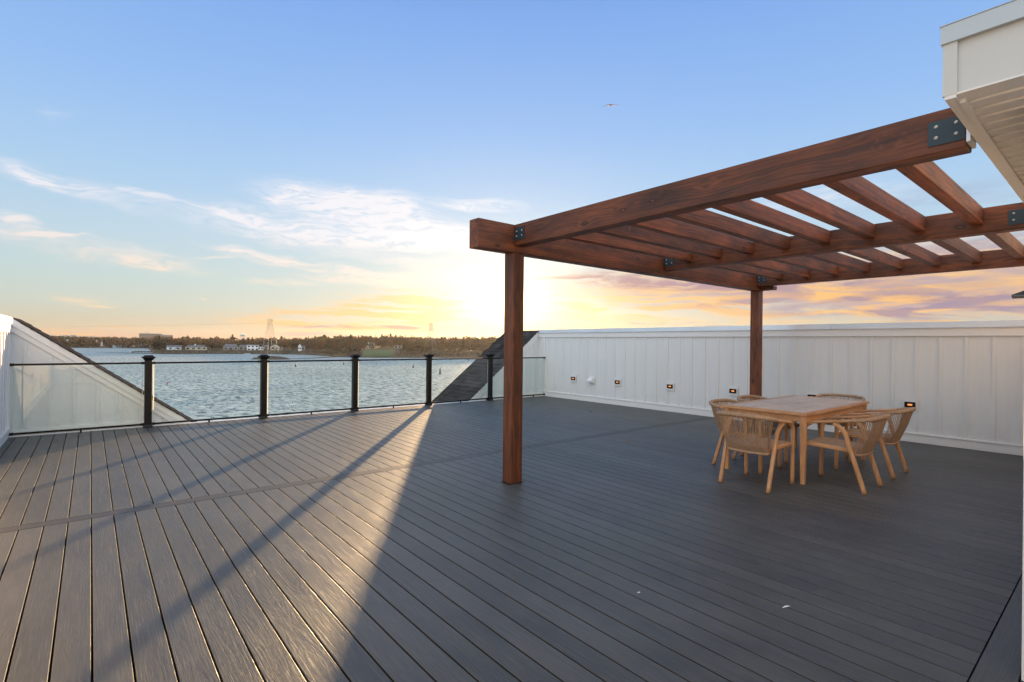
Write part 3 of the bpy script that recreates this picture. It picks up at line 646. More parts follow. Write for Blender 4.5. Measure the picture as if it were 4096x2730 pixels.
def bez(pts, n=6):
    """Catmull-Rom through points"""
    P = [Vector(p) for p in pts]; P = [P[0]*2-P[1]]+P+[P[-1]*2-P[-2]]; out = []
    for i in range(1, len(P)-2):
        for k in range(n):
            t = k/n; a, b, c, d = P[i-1], P[i], P[i+1], P[i+2]
            out.append(.5*((2*b)+(c-a)*t+(2*a-5*b+4*c-d)*t*t+(3*b-a-3*c+d)*t**3))
    out.append(P[-2]); return out
def make_chair():
    r = thing('dining_chair', (0, 0, 0), 'x', 'chair', 'rope and teak armchairs round the table')
    for s in (-1, 1):
        path = bez([(s*.250, .285, .001), (s*.252, .283, .30), (s*.254, .280, .52), (s*.256, .262, .61), (s*.258, .205, .655)], 5)
        mb = MB(); mb.tube(path, [.0185]*(len(path)-5)+[.018, .0175, .017, .0165, .016], 10, square=.6, up=(1, 0, 0), flat=1.15); mb.build('leg', M['tk2'], r, smooth=True)
        path = bez([(s*.252, -.290, .001), (s*.254, -.215, .25), (s*.257, -.150, .46), (s*.262, -.115, .585), (s*.272, -.055, .655), (s*.274, -.010, .676)], 5)
        mb = MB(); mb.tube(path, [.0185]*(len(path)-5)+[.018, .0175, .017, .016, .014], 10, square=.6, up=(1, 0, 0), flat=1.15); mb.build('leg', M['tk2'], r, smooth=True)
        path = bez([(s*.258, .235, .645), (s*.262, .175, .668), (s*.272, .03, .690), (s*.285, -.12, .712), (s*.287, -.19, .724)], 5)
        mb = MB(); mb.tube(path, .0155, 10, square=.6, up=(0, 0, 1), flat=1.25); mb.build('armrest', M['tk1'], r, smooth=True)
        mb = MB(); mb.tube([(s*.235, .27, .425), (s*.215, .02, .415), (s*.200, -.20, .400)], .020, 8, square=.6, flat=.8); mb.build('seat_rail', M['tk1'], r)
    crest = bez([(-.287, -.185, .723), (-.284, -.255, .736), (-.255, -.335, .752), (-.15, -.375, .762), (0, -.385, .765), (.15, -.375, .762), (.255, -.335, .752), (.284, -.255, .736), (.287, -.185, .723)], 6)
    mb = MB(); mb.tube(crest, .0205, 12, square=.75, flat=1.05); mb.build('crest_rail', M['rope'], r, smooth=True)
    low = [(-.205, -.16, .375), (-.20, -.225, .372), (-.10, -.240, .368), (0, -.244, .366), (.10, -.240, .368), (.20, -.225, .372), (.205, -.16, .375)]
    lowp = bez(low, 6)
    mb = MB(); mb.tube(lowp, .014, 8); mb.build('rear_rail', M['rope'], r, smooth=True)
    def samp(path, t):
        L = [0.]
        for a, b in zip(path[:-1], path[1:]): L.append(L[-1]+(b-a).length)
        d = t*L[-1]
        for i in range(len(L)-1):
            if d <= L[i+1]+1e-9: return path[i].lerp(path[i+1], (d-L[i])/max(1e-9, L[i+1]-L[i]))
        return path[-1]
    mb = MB(); n = 38
    for k in range(n):
        t = (k+.5)/n; a = samp(lowp, t); b = samp(crest, .09+.82*min(1, max(0, t+random.uniform(-.008, .008))))
        mid = a.lerp(b, .5)+Vector((0, -.012, 0))
        mb.tube([a, mid, b], .0042, 5, cap=False)
    mb.build('rope_back', M['rope'], r, smooth=True)
    # woven seat
    mb = MB(); vs = []; fs = []
    nx, ny = 12, 10
    def S_(u, v, top):
        hw = .232*(1-v)+.198*v; yy = .262*(1-v)-.205*v; sag = .014*(1-u*u)*(1-(2*v-1)**2)
        zz = .452*(1-v)+.432*v-sag; return (u*hw, yy, zz if top else zz-.048)
    for top in (1, 0):
        for j in range(ny+1):
            for i in range(nx+1): vs.append(S_(i/nx*2-1, j/ny, top))
    W_ = nx+1; o2 = W_*(ny+1)
    for j in range(ny):
        for i in range(nx):
            q = (j*W_+i, (j+1)*W_+i, (j+1)*W_+i+1, j*W_+i+1); fs.append(q); fs.append(tuple(k+o2 for k in q[::-1]))
    for i in range(nx): fs.append((i, i+1, o2+i+1, o2+i)); k = ny*W_; fs.append((k+i+1, k+i, o2+k+i, o2+k+i+1))
    for j in range(ny): fs.append(((j+1)*W_, j*W_, o2+j*W_, o2+(j+1)*W_)); fs.append((j*W_+nx, (j+1)*W_+nx, o2+(j+1)*W_+nx, o2+j*W_+nx))
    mb.quadmesh(vs, fs)
    se = mb.build('seat', M['rope'], r); bv = se.modifiers.new('b', 'BEVEL'); bv.width = .010; bv.segments = 2; bv.limit_method = 'ANGLE'; bv.angle_limit = rad(50)
    return r
ch = make_chair()
CH = [((5.545, 2.585), -90, 'rope armchair at the left short end of the table, back toward the viewer'),
      ((6.245, 2.005), 0, 'rope armchair on the near long side, just right of the front table leg'),
      ((7.215, 2.005), 0, 'rope armchair on the near long side farther right, its back below the rightmost step light'),
      ((6.235, 3.030), 180, 'rope armchair on the far long side nearest the left table corner, tucked in'),
      ((7.045, 3.080), 180, 'rope armchair on the far long side in front of the far pergola post, tucked in'),
      ((8.085, 2.700), 90, 'rope armchair at the right short end of the table, mostly hidden behind the table top')]
for i, (p, a, l) in enumerate(CH):
    c = ch if i == 0 else copy_tree(ch)
    c.location = (p[0], p[1], 0); c.rotation_euler = (0, 0, rad(a)); c['label'] = l

# ================================================================== SMALL THINGS ON THE DECK
def scrap(name, x, y, L, W, rz, mat, label, cat, h=.006):
    mb = MB(); n = 6; top = []
    for i in range(n+1):
        t = i/n; w = W*math.sin(PI*min(.98, max(.04, t)))*.5; top.append(((t-.5)*L, w, .0015+h*math.sin(PI*t)*.8)); 
    vs = [(a, b, c) for a, b, c in top]+[(a, -b, c*.5+.001) for a, b, c in top]
    vs += [(a, b, c+.0012) for a, b, c in vs]
    k = n+1; fs = []
    for i in range(n): fs += [(i, i+1, k+i+1, k+i), (2*k+i, 3*k+i, 3*k+i+1, 2*k+i+1), (i, 2*k+i, 2*k+i+1, i+1), (k+i, k+i+1, 3*k+i+1, 3*k+i)]
    mb.quadmesh(vs, fs); o = mb.build(name, mat); o.location = (x, y, .001); o.rotation_euler = (0, 0, rz); tag(o, label, cat)
scrap('paper_scrap', 3.044, 1.244, .06, .010, rad(-20), M['paper'], 'small white scrap lying on the grey boards in the right foreground', 'litter')
scrap('fallen_leaf', 6.295, 4.892, .09, .05, rad(10), M['dryleaf'], 'dry brown leaf lying on the deck between the near post and the table', 'leaf', .02)
scrap('fallen_leaf', 8.433, 7.544, .08, .05, rad(50), M['bark'], 'dark leaf on the far deck in front of the wall, below the vent hood', 'leaf', .02)
scrap('paper_scrap', 2.526, 1.865, .02, .008, rad(-30), M['paper'], 'tiny white speck on the boards in the foreground, left of the larger white scrap', 'litter', .003)

# ================================================================== FAR WORLD
ZWAT = EYE-12.0
tanr = math.tan(ROLL)
def hz(px): return 1374.2+(px-2048)*tanr
def far(px, t, z=None, py=None):
    d = F+R0*((px-2048)/FPX)
    if py is not None: z = EYE+(hz(px)-py)/FPX*t
    return (d[0]*t, d[1]*t, z)
def shore_t(px):
    pts = [(-3000, 700), (-400, 690), (180, 675), (560, 690), (592, 690), (612, 436), (700, 427), (900, 455), (1150, 462), (1220, 455), (1300, 425), (1362, 395), (1500, 390), (1925, 415), (2600, 430), (5200, 520), (9000, 700)]
    for (a, ta), (b, tb) in zip(pts[:-1], pts[1:]):
        if px <= b: k = (px-a)/(b-a); return ta+(tb-ta)*k
    return 700
from mathutils import noise as mn
def ground_h(px, s):
    """height of the land above the water, s metres behind the shoreline"""
    if s < 0: return -1.2
    rise = 3.0+4.0*min(1, max(0, (px-900)/700)) if px > 612 else 3.2
    k = min(1, max(0, (s-5)/15)); b0 = 2.9*k*k*(3-2*k) if px > 612 else 0.
    h = .45*min(1, s/4)+ b0 + max(.6, 0.5+rise-b0)*min(1, max(0, (s-20)/110))**.9 + 2.2*min(1, max(0, (s-150)/400))
    return h+.5*mn.noise(Vector((px*.01, s*.02, 3)))
mb = MB(); pxs = [-3000, -1500, -800]+list(range(-400, 580, 60))+list(range(580, 640, 6))+list(range(640, 2700, 40))+[3000, 3600, 4400, 5200, 9000]
ss = [-14, -1, 0, 1.5, 4, 8, 15, 25, 40, 60, 90, 130, 180, 260, 380, 600, 1000, 1800, 3600]
def shr(px): return shore_t(px)*(1+.006*mn.noise(Vector((px*.02, 0, 0))))
vs = []
for p in pxs:
    for s in ss:
        q = far(p, shr(p)+s); vs.append((q[0], q[1], ZWAT+ground_h(p, s)))
n = len(ss); fs = [(i*n+j, (i+1)*n+j, (i+1)*n+j+1, i*n+j+1) for i in range(len(pxs)-1) for j in range(n-1)]
mb.quadmesh(vs, fs); tag(mb.build('far_shore', M['land'], smooth=True), kind='structure')
# mud bank line along the shore
mb = MB(); vs = []
for p in pxs:
    for s, h in ((-2.5, -.3), (-1.2, .28), (.8, .5), (2.2, .2)):
        q = far(p, shr(p)+s); vs.append((q[0], q[1], ZWAT+h))
fs = [(i*4+j, (i+1)*4+j, (i+1)*4+j+1, i*4+j+1) for i in range(len(pxs)-1) for j in range(3)]
mb.quadmesh(vs, fs); tag(mb.build('mud_bank', M['mud']), kind='structure')
# water, one sheet to the horizon
mb = MB(); 
wx = [-6000, -2500, -1200, -600, -300, -150, 0, 150, 300, 600, 1200, 2500, 6000]
vs = [(a, b, ZWAT) for a in wx for b in wx]; k = len(wx)
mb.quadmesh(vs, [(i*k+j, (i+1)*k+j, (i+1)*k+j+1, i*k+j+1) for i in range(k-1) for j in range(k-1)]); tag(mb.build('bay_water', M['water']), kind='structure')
# near shore ground under the house
mb = MB(); mb.box((-60, -80, ZWAT-1), (70, 45, ZWAT+.9)); tag(mb.build('near_shore', M['land']), kind='structure')

def strip(name, pts, w, h, mat):          # low spit: pts (px,t)
    mb = MB(); vs = []; n = len(pts)
    for i, (p, t) in enumerate(pts):
        k = math.sin(PI*(.5*i/(n-1)+.5*(i > 0)*.5)) if False else min(1, .25+i*.25)
        for s, hh in ((-w*k, -.3), (-w*k*.6, h*.6*k), (0, h*k), (w*k*.7, h*.6*k), (w*k, -.3)):
            q = far(p, t+s); vs.append((q[0], q[1], ZWAT+hh))
    mb.quadmesh(vs, [(i*5+j, (i+1)*5+j, (i+1)*5+j+1, i*5+j+1) for i in range(n-1) for j in range(4)]); tag(mb.build(name, mat, smooth=True), kind='structure')
strip('sand_spit', [(384, 447), (430, 446), (480, 445), (520, 443), (560, 442), (590, 440), (625, 438)], 4, .5, M['mud'])
strip('marsh_spit', [(1130, 340), (1180, 345), (1240, 358), (1300, 378), (1362, 402), (1400, 410)], 3, .5, M['rock'])
# island carrying the near pylon
mb = MB(); vs = []; NI = 28
ic = far(1082, 334)
rings = [(1., -.35), (.96, .25), (.82, 1.1), (.55, 1.9), (.25, 2.2), (.02, 2.25)]
e1 = R0; e2 = F
for k, hh in rings:
    for j in range(NI):
        a = 2*PI*j/NI; rx = (13.2 if math.cos(a) > 0 else 12.5)*k*(1+.08*mn.noise(Vector((math.cos(a)*2, math.sin(a)*2, 1)))); rb = 9*k
        q = e1*(math.cos(a)*rx)+e2*(math.sin(a)*rb)
        vs.append((ic[0]+q[0], ic[1]+q[1], ZWAT+hh*(.9+.2*mn.noise(Vector((q[0]*.3, q[1]*.3, 0))))))
mb.quadmesh(vs, [(i*NI+j, i*NI+(j+1) % NI, (i+1)*NI+(j+1) % NI, (i+1)*NI+j) for i in range(len(rings)-1) for j in range(NI)]+[tuple(range((len(rings)-1)*NI, len(rings)*NI))])
tag(mb.build('island', M['rock'], smooth=True), kind='structure')
# lawn patch
mb = MB(); vs = []
for p in range(1452, 1580, 8):
    for s in (8, 14, 24, 40, 62): q = far(p + (s-8)*.15, shr(p)+s); vs.append((q[0], q[1], ZWAT+ground_h(p, s)+.35))
k = 5; nn = len(range(1452, 1580, 8))
mb.quadmesh(vs, [(i*k+j, (i+1)*k+j, (i+1)*k+j+1, i*k+j+1) for i in range(nn-1) for j in range(k-1)]); tag(mb.build('lawn', M['lawn']), kind='structure')
def on_land(px, s):
    q = far(px, shr(px)+s); return (q[0], q[1], ZWAT+ground_h(px, s))

# ---- trees
PAL = {'rust': [(.105, .048, .022), (.12, .062, .024), (.08, .04, .022)], 'brown': [(.062, .043, .029), (.08, .056, .035), (.052, .038, .028)],
       'olive': [(.055, .052, .022), (.07, .064, .022), (.045, .043, .02)], 'dark': [(.014, .021, .014), (.02, .028, .017), (.012, .018, .013)], 'grey': [(.07, .058, .048), (.058, .048, .042)]}
def crown(rng, h, r, kind, n, size):
    """leaf clumps of one tree, base at z=0 -> arrays of quads"""
    if kind == 'cone':
        t = rng.random(n)**.8; z = h*(.08+.92*t); rr = r*(1-t)**.85*np.sqrt(rng.random(n))*1.05+.05
        a = rng.random(n)*2*PI; P = np.stack([rr*np.cos(a), rr*np.sin(a), z], 1)
    else:
        nb = 7; cc = np.stack([rng.normal(0, .38, nb)*r, rng.normal(0, .38, nb)*r, h*(.34+.50*rng.random(nb))], 1); cr = r*(.40+.35*rng.random(nb))
        i = rng.integers(0, nb, n); d = rng.normal(0, 1, (n, 3)); d /= np.linalg.norm(d, axis=1)[:, None]
        P = cc[i]+d*(cr[i]*(.55+.45*rng.random(n)))[:, None]; P[:, 2] = np.clip(P[:, 2], h*.06, h)
    u = rng.normal(0, 1, (n, 3)); u /= np.linalg.norm(u, axis=1)[:, None]; v = np.cross(u, rng.normal(0, 1, (n, 3))); v /= np.linalg.norm(v, axis=1)[:, None]
    s = size*(.6+.8*rng.random(n))[:, None]; u *= s; v *= s*.8
    return np.stack([P-u-v, P+u-v, P+u+v, P-u+v], 1)
def leaf_mesh(name, Q, col):
    n = len(Q); me = bpy.data.meshes.new(name)
    me.vertices.add(4*n); me.vertices.foreach_set('co', Q.reshape(-1).astype(np.float32))
    me.loops.add(4*n); me.loops.foreach_set('vertex_index', np.arange(4*n, dtype=np.int32))
    me.polygons.add(n); me.polygons.foreach_set('loop_start', np.arange(0, 4*n, 4, dtype=np.int32)); me.polygons.foreach_set('loop_total', np.full(n, 4, np.int32))
    at = me.color_attributes.new('tint', 'FLOAT_COLOR', 'CORNER')
    c = np.repeat(np.concatenate([col, np.ones((n, 1))], 1), 4, 0).astype(np.float32); at.data.foreach_set('color', c.reshape(-1))
    me.materials.append(M['leaf']); me.update(); me.validate(); return me
rng = np.random.default_rng(5)
def cols(rng, kind, n):
    b = np.array(PAL[kind][rng.integers(0, len(PAL[kind]))]); return b[None]*.85*(.75+.5*rng.random((n, 1)))*(1+.07*rng.normal(0, 1, (n, 3))).clip(.6, 1.5)
houses_px = []
Qs, Cs = [], []
def forest(N, p0, p1, s0, s1, hmul=1., kinds=None, n=100, size=.46, mask=None, bias=1.3):
    for _ in range(N):
        p = rng.uniform(p0, p1); s = s0+(s1-s0)*rng.random()**bias
        if mask and mask(p, s): continue
        q = on_land(p, s); clump = mn.noise(Vector((q[0]*.013, q[1]*.013, 5)))
        k = rng.choice(['rust', 'brown', 'olive', 'dark', 'grey'], p=kinds or [.26, .34, .22, .08, .10])
        if clump > .18 and rng.random() < .5: k = 'olive'
        if clump < -.22 and rng.random() < .5: k = 'brown'
        cone = k == 'dark' and rng.random() < .5
        h = rng.uniform(6.5, 11.5)*hmul*(1+.25*clump)*(1.15 if cone else 1); r = h*rng.uniform(.30, .48)*(.5 if cone else 1)
        m = int(n*(1.2 if cone else 1)); T_ = crown(rng, h, r, 'cone' if cone else 'round', m, size*(h/9)); T_ += np.array(q)[None, None]
        Qs.append(T_); Cs.append(cols(rng, k, m))
HW = [(669, 723), (738, 826), (890, 952), (956, 1056), (1056, 1125), (1190, 1222)]
def clear(p, s):      # keep the front yards of the shore houses open
    if 612 < p < 1235 and s < 42:
        for a, b in HW:
            if a-5 < p < b+6: return True
        return rng.random() < .35
    if 1448 < p < 1590 and s < 66: return True
    if 1560 < p < 1612 and s < 88: return True
    return False
forest(420, -300, 600, 8, 130, .95, n=100); forest(560, -300, 640, 100, 560, 1.0, n=70, size=.62, bias=1)
forest(340, 612, 1250, 36, 110, .72, mask=clear); forest(650, 612, 1300, 60, 330, .86, n=84, mask=clear)
forest(560, 1225, 2350, 14, 120, .9, mask=clear, kinds=[.22, .38, .16, .06, .18], n=100); forest(900, 1250, 2400, 70, 360, .95, n=84, mask=clear, kinds=[.36, .30, .18, .06, .10])
forest(500, -300, 2400, 350, 900, 1.08, n=50, size=.85, bias=1, kinds=[.2, .4, .2, .1, .1])
forest(420, 1225, 2300, 5, 22, .28, n=40, size=.4, kinds=[.1, .5, .25, .0, .15], mask=lambda p, s: 1448 < p < 1585); forest(300, 612, 1235, 4, 22, .24, n=36, size=.4, kinds=[.1, .45, .25, .1, .1]); forest(260, -200, 600, 3, 14, .35, n=40, size=.6)
me = leaf_mesh('autumn_wood', np.concatenate(Qs), np.concatenate(Cs)); fo = bpy.data.objects.new('autumn_wood', me); C.objects.link(fo)
tag(fo, 'dense brown and rust autumn wood along the far shore', 'wood', kind='stuff')
def tree(px, s, h, r, pal, kind, label, z=None, n=260, name='tree'):
    q = on_land(px, s); root = thing(name, q, label, 'tree')
    me = leaf_mesh('crown', crown(rng, h, r, kind, n, .5*(h/9)), cols(rng, pal, n)); o = bpy.data.objects.new('crown', me); C.objects.link(o); o.parent = root
    mb = MB(); tr = .035*h
    mb.tube([(0, 0, -.4), (0, 0, h*.3), (.1, .05, h*.55), (0, 0, h*.85)], [tr*.7, tr*.5, tr*.3, .04], 6)
    for a in range(5 if kind != 'cone' else 0):
        an = a*1.3; mb.tube([(0, 0, h*(.3+.07*a)), (math.cos(an)*r*.4, math.sin(an)*r*.4, h*(.45+.07*a)), (math.cos(an)*r*.75, math.sin(an)*r*.75, h*(.58+.07*a))], [tr*.3, tr*.18, .03], 5)
    b = mb.build('trunk', M['bark'], root, org=(0, 0, 0))
tree(1294, 330, 16.5, 3.4, 'dark', 'round', 'round dark tree standing alone above the skyline, left of the middle railing post')
tree(930, 300, 15, 2.0, 'dark', 'cone', 'pointed dark tree rising above the skyline left of the water tower')
tree(1171, 30, 9.6, 4.0, 'dark', 'round', 'large dark green round tree just left of the white tower house', n=420)
tree(851, 34, 5.6, 2.6, 'dark', 'round', 'dark rounded tree between the beige ranch house and the low grey house')
tree(722, 40, 7.2, 2.2, 'dark', 'round', 'dark tree between the pale cottage and the beige ranch house')
tree(1076, 52, 10.5, 3.0, 'dark', 'round', 'dark green tree directly behind the near pylon')
tree(1046, 56, 9.6, 2.4, 'dark', 'round', 'dark tree behind the right wing of the white two-storey house')
tree(1562, 300, 14.5, 1.7, 'dark', 'cone', 'tallest pointed conifer on the skyline left of the far pylon')
tree(1527, 300, 13.5, 1.6, 'dark', 'cone', 'pointed conifer on the skyline, left of the tallest conifer')
tree(1583, 290, 13.0, 1.5, 'dark', 'cone', 'pointed conifer on the skyline, right of the tallest conifer')
tree(1650, 24, 8.0, 5.0, 'olive', 'round', 'broad olive yellow tree at the right edge of the green lawn', n=480)
tree(624, 16, 7.4, 4.2, 'dark', 'round', 'dark tree clump at the tip of the peninsula beside the jetty', n=380)
tree(648, 22, 7.0, 3.6, 'dark', 'round', 'dark tree just right of the clump at the peninsula tip', n=320)
tree(1104, 24, 4.2, 1.6, 'olive', 'round', 'small olive tree beside the beige gabled house')

# ---- houses on the far shore
def fhouse(px0, px1, py_b, py_e, py_r, s, wall, label, wins=3, hip=False, gable_front=False, chim=False, depth=7., roofm='roof_g', name='house', cat='house', dark=True, doors=0):
    pc = (px0+px1)/2; t = shr(pc)+s; q = far(pc, t); b = ZWAT+ground_h(pc, s)-.3
    W = (px1-px0)*t/FPX; zb = EYE+(hz(pc)-py_b)/FPX*t; ze = EYE+(hz(pc)-py_e)/FPX*t; zr = EYE+(hz(pc)-py_r)/FPX*t
    b = min(b, zb)
    root = thing(name, (q[0], q[1], b), label, cat, rz=-math.atan2(q[0], q[1])); H = ze-b; Rr = zr-b
    mb = MB(); mb.box((-W/2, 0, 0), (W/2, depth, H)); wl = mb.build('wall', M[wall], root, org=(0, 0, 0))
    ov = .4; mb = MB()
    if gable_front: mb.prism([(-W/2-ov, -ov, H-.1), (W/2+ov, -ov, H-.1), (0, -ov, Rr)], (0, depth+2*ov, 0)); mb2 = MB(); mb2.prism([(-W/2, -.45, H-.08), (W/2, -.45, H-.08), (0, -.45, Rr-.25)], (0, .04, 0)); mb2.build('gable_panel', M[wall], root, org=(0, 0, 0))
    else:
        e = W*.18 if hip else 0
        v = [(-W/2-ov, -ov, H-.05), (W/2+ov, -ov, H-.05), (W/2+ov, depth+ov, H-.05), (-W/2-ov, depth+ov, H-.05), (-W/2-ov+e, depth/2, Rr), (W/2+ov-e, depth/2, Rr)]
        mb.quadmesh(v, [(0, 1, 5, 4), (1, 2, 5), (2, 3, 4, 5), (3, 0, 4), (3, 2, 1, 0)])
    rf = mb.build('roof', M[roofm], root, org=(0, 0, 0))
    if chim: mb = MB(); mb.box((-W*.05-.4, depth*.4, H*.9), (-W*.05+.5, depth*.55, Rr+1.0)); mb.build('chimney', M['house_w'], rf, org=(0, 0, 0))
    lev = 2 if H > 4.6 else 1
    for l in range(lev):
        for k in range(wins):
            x = -W/2+W*(k+.5)/wins; zc = H*(l+.55)/lev; ww, wh = min(.9, W/wins*.3), min(.75, H/lev*.24)
            mb = MB(); mb.box((x-ww, -.05, zc-wh), (x+ww, -.002, zc+wh)); mb.build('window', M['pane'], root, org=(0, 0, 0))
    return root
fhouse(672, 722, 1399, 1389, 1382, 22, 'house_w', 'small pale cottage with grey roof leftmost on the peninsula', 2)
r_ = fhouse(748, 822, 1401, 1389, 1381, 22, 'house_b', 'beige ranch house with grey hip roof and chimney, left of the low grey house', 4, True, chim=True)
fhouse(897, 950, 1399, 1390, 1377, 24, 'house_g', 'low house with broad grey roof left of the white two-storey house', 3, True)
fhouse(958, 991, 1395, 1388, 1380, 30, 'house_g', 'small grey roofed house wing left of the white two-storey house', 2, True)
fhouse(990, 1033, 1404, 1382, 1379, 22, 'house_w', 'bright white two-storey house with flat roof behind the second railing post', 3)
fhouse(1032, 1053, 1399, 1389, 1387, 24, 'house_w', 'low white annex on the right of the white two-storey house', 2)
fhouse(1057, 1074, 1398, 1386, 1381, 30, 'house_g', 'narrow grey house seen through the near pylon', 1)
fhouse(1083, 1117, 1400, 1387, 1378, 20, 'house_b', 'beige gabled house right of the near pylon', 2, gable_front=True)
fhouse(1117, 1131, 1398, 1392, 1389, 22, 'house_b', 'low beige garage right of the beige gabled house', 1)
fhouse(1193, 1206, 1401, 1386, 1376, 18, 'house_w', 'tall narrow white house with pointed roof right of the dark round tree', 2, gable_front=True)
fhouse(1206, 1220, 1400, 1388, 1384, 22, 'house_g', 'small grey wing beside the tall narrow white house', 1)
fhouse(1466, 1481, 1387, 1376, 1368, 82, 'house_w', 'little white house with dark windows above the green lawn', 2, gable_front=True)
fhouse(1481, 1499, 1383, 1375, 1370, 84, 'house_g', 'grey house beside the little white house above the lawn', 1)
fhouse(1577, 1606, 1391, 1384, 1380, 88, 'house_g', 'low grey house with pale front in the trees right of the lawn', 2)
fhouse(556, 575, 1383, 1378, 1375, 60, 'house_w', 'pale house among trees below the long brown block', 2)
fhouse(455, 483, 1388, 1384, 1382, 10, 'tank', 'low bluish shed on the far left shore', 1)
fhouse(386, 393, 1378, 1362, 1361, 60, 'house_w', 'slim white tower-like house on the far left shore', 1)
fhouse(394, 408, 1372, 1366, 1364, 64, 'house_w', 'white roofed house right of the slim white one on the far left shore', 1)
fhouse(254, 262, 1363, 1360, 1358, 70, 'house_w', 'tiny white house in the trees near the left gable slope', 1)
fhouse(264, 274, 1363, 1360, 1358, 72, 'house_w', 'tiny white pair house right of the tiny white house near the left gable', 2)
def block(px0, px1, py0, py1, t, mat, label, wx=0, wz=0, extra=None):
    pc = (px0+px1)/2; q = far(pc, t); z0 = ZWAT+4; z1 = EYE+(hz(pc)-py0)/FPX*t; W = (px1-px0)*t/FPX
    root = thing('building', (q[0], q[1], z0), label, 'building', rz=-math.atan2(q[0], q[1]))
    mb = MB(); mb.box((-W/2, 0, 0), (W/2, 16, z1-z0)); mb.build('wall', M[mat], root, org=(0, 0, 0))
    mb = MB(); mb.box((-W/2-.3, -.3, z1-z0), (W/2+.3, 16.3, z1-z0+.7)); mb.box((-W*.2, 5, z1-z0+.7), (-W*.1, 9, z1-z0+2.6)) if wx else None; mb.build('roof', M['conc'], root, org=(0, 0, 0))
    for i in range(wx):
        for j in range(wz):
            x = -W/2+W*(i+.5)/wx; z = (z1-z0)-1.8-j*3.1
            mb = MB(); mb.box((x-.8, -.06, z-.7), (x+.8, -.002, z+.7)); mb.build('window', M['pane'], root, org=(0, 0, 0))
block(565, 641, 1336, 1356, 1150, 'brick', 'long brown hotel-like block on the left skyline, taller half', 12, 4)
block(642, 687, 1342, 1357, 1152, 'brick', 'lower right half of the long brown block on the left skyline', 7, 3)
block(283, 302, 1341, 1352, 1900, 'conc', 'square grey building on the skyline above the left gable slope', 4, 3)
block(233, 281, 1345, 1352, 1905, 'conc', 'low pale building on the skyline left of the square grey one', 8, 1)
block(258, 270, 1342, 1352, 1925, 'conc', 'small raised pale block behind the low pale building on the skyline', 2, 1)
block(176, 202, 1341, 1352, 1900, 'conc', 'leftmost skyline building touching the left gable roof', 5, 2)
block(312, 380, 1347, 1352, 2000, 'conc', 'long flat pale building on the skyline right of the square grey one', 0, 0)
# water tower
q = far(970, 1500); z1 = EYE+(hz(970)-1337)/FPX*1500; root = thing('water_tower', (q[0], q[1], ZWAT+5), 'pale blue water tower on legs above the skyline', 'water tower'); z1 -= ZWAT+5
mb = MB(); mb.lathe([(.5, z1-7), (5, z1-5.2), (6.9, z1-3.6), (6.9, z1-1.8), (4, z1-.4), (.3, z1)], n=20); mb.build('tank', M['tank'], root, org=(0, 0, 0), smooth=True)
for k in range(6):
    a = k*PI/3; mb = MB(); mb.tube([(6.4*math.cos(a), 6.4*math.sin(a), 0), (6.0*math.cos(a), 6.0*math.sin(a), z1-3)], .55, 6); mb.build('leg', M['tank'], root, org=(0, 0, 0))
# pylons
def pylon(px, t, z0, ztop, wb, label, rz):
    q = far(px, t); root = thing('pylon', (q[0], q[1], z0), label, 'pylon', rz=rz); H = ztop-z0
    lv = [0, .20, .38, .53, .66, .77, .86, .93, 1.]
    def hw(k): return wb/2*(1-k)**1.15*.9 + wb*.115
    mb = MB()
    for sx, sy in ((1, 1), (1, -1), (-1, 1), (-1, -1)): mb.tube([(sx*hw(k), sy*hw(k), H*k) for k in lv], .075, 4)
    part_(mb, 'leg_frame', root)
    mb = MB()
    for a, b in zip(lv[:-1], lv[1:]):
        for s in (-1, 1):
            for (p, r) in (((-hw(a), s*hw(a), H*a), (hw(b), s*hw(b), H*b)), ((hw(a), s*hw(a), H*a), (-hw(b), s*hw(b), H*b)), ((s*hw(a), -hw(a), H*a), (s*hw(b), hw(b), H*b)), ((s*hw(a), hw(a), H*a), (s*hw(b), -hw(b), H*b)),
                           ((-hw(b), s*hw(b), H*b), (hw(b), s*hw(b), H*b)), ((s*hw(b), -hw(b), H*b), (s*hw(b), hw(b), H*b))): mb.tube([p, r], .038, 4)
    part_(mb, 'bracing', root)
    for k in (.86, 1.):
        mb = MB(); L = wb*.26
        mb.tube([(-L, 0, H*k), (L, 0, H*k)], .10, 4); mb.tube([(-L, 0, H*k), (0, 0, H*k+.8)], .06, 4); mb.tube([(L, 0, H*k), (0, 0, H*k+.8)], .06, 4)
        for s in (-1, 0, 1): mb.tube([(s*L*.95, 0, H*k), (s*L*.95, 0, H*k-1.1)], .09, 5)
        part_(mb, 'cross_arm', root)
    return root
def part_(mb, n, root): mb.build(n, M['steel'], root, org=(0, 0, 0))
pylon(1080, 334, ZWAT+1.9, EYE+(hz(1080)-1280)/FPX*334, 7.4, 'lattice pylon standing on the small island behind the second railing post', 0.3)
pylon(1723, 418, ZWAT+1.0, EYE+(hz(1723)-1295)/FPX*418, 8.2, 'larger lattice pylon on the shore behind the fourth railing post', .5)
P1 = Vector(far(1080, 334, py=1293)); P2 = Vector(far(1723, 418, py=1306)); P0 = Vector(far(-450, 620, py=1300))
def cable(a, b, sag, label):
    pts = [a.lerp(b, i/24)-Vector((0, 0, sag*4*(i/24)*(1-i/24))) for i in range(25)]
    mb = MB(); mb.tube(pts, .055, 4); tag(mb.build('power_line', M['steel']), label, 'cable', 'power lines between the pylons')
cable(P0, P1, 2.6, 'power line running left from the near pylon across the sky'); cable(P1, P2, 2.6, 'power line slung between the two pylons')

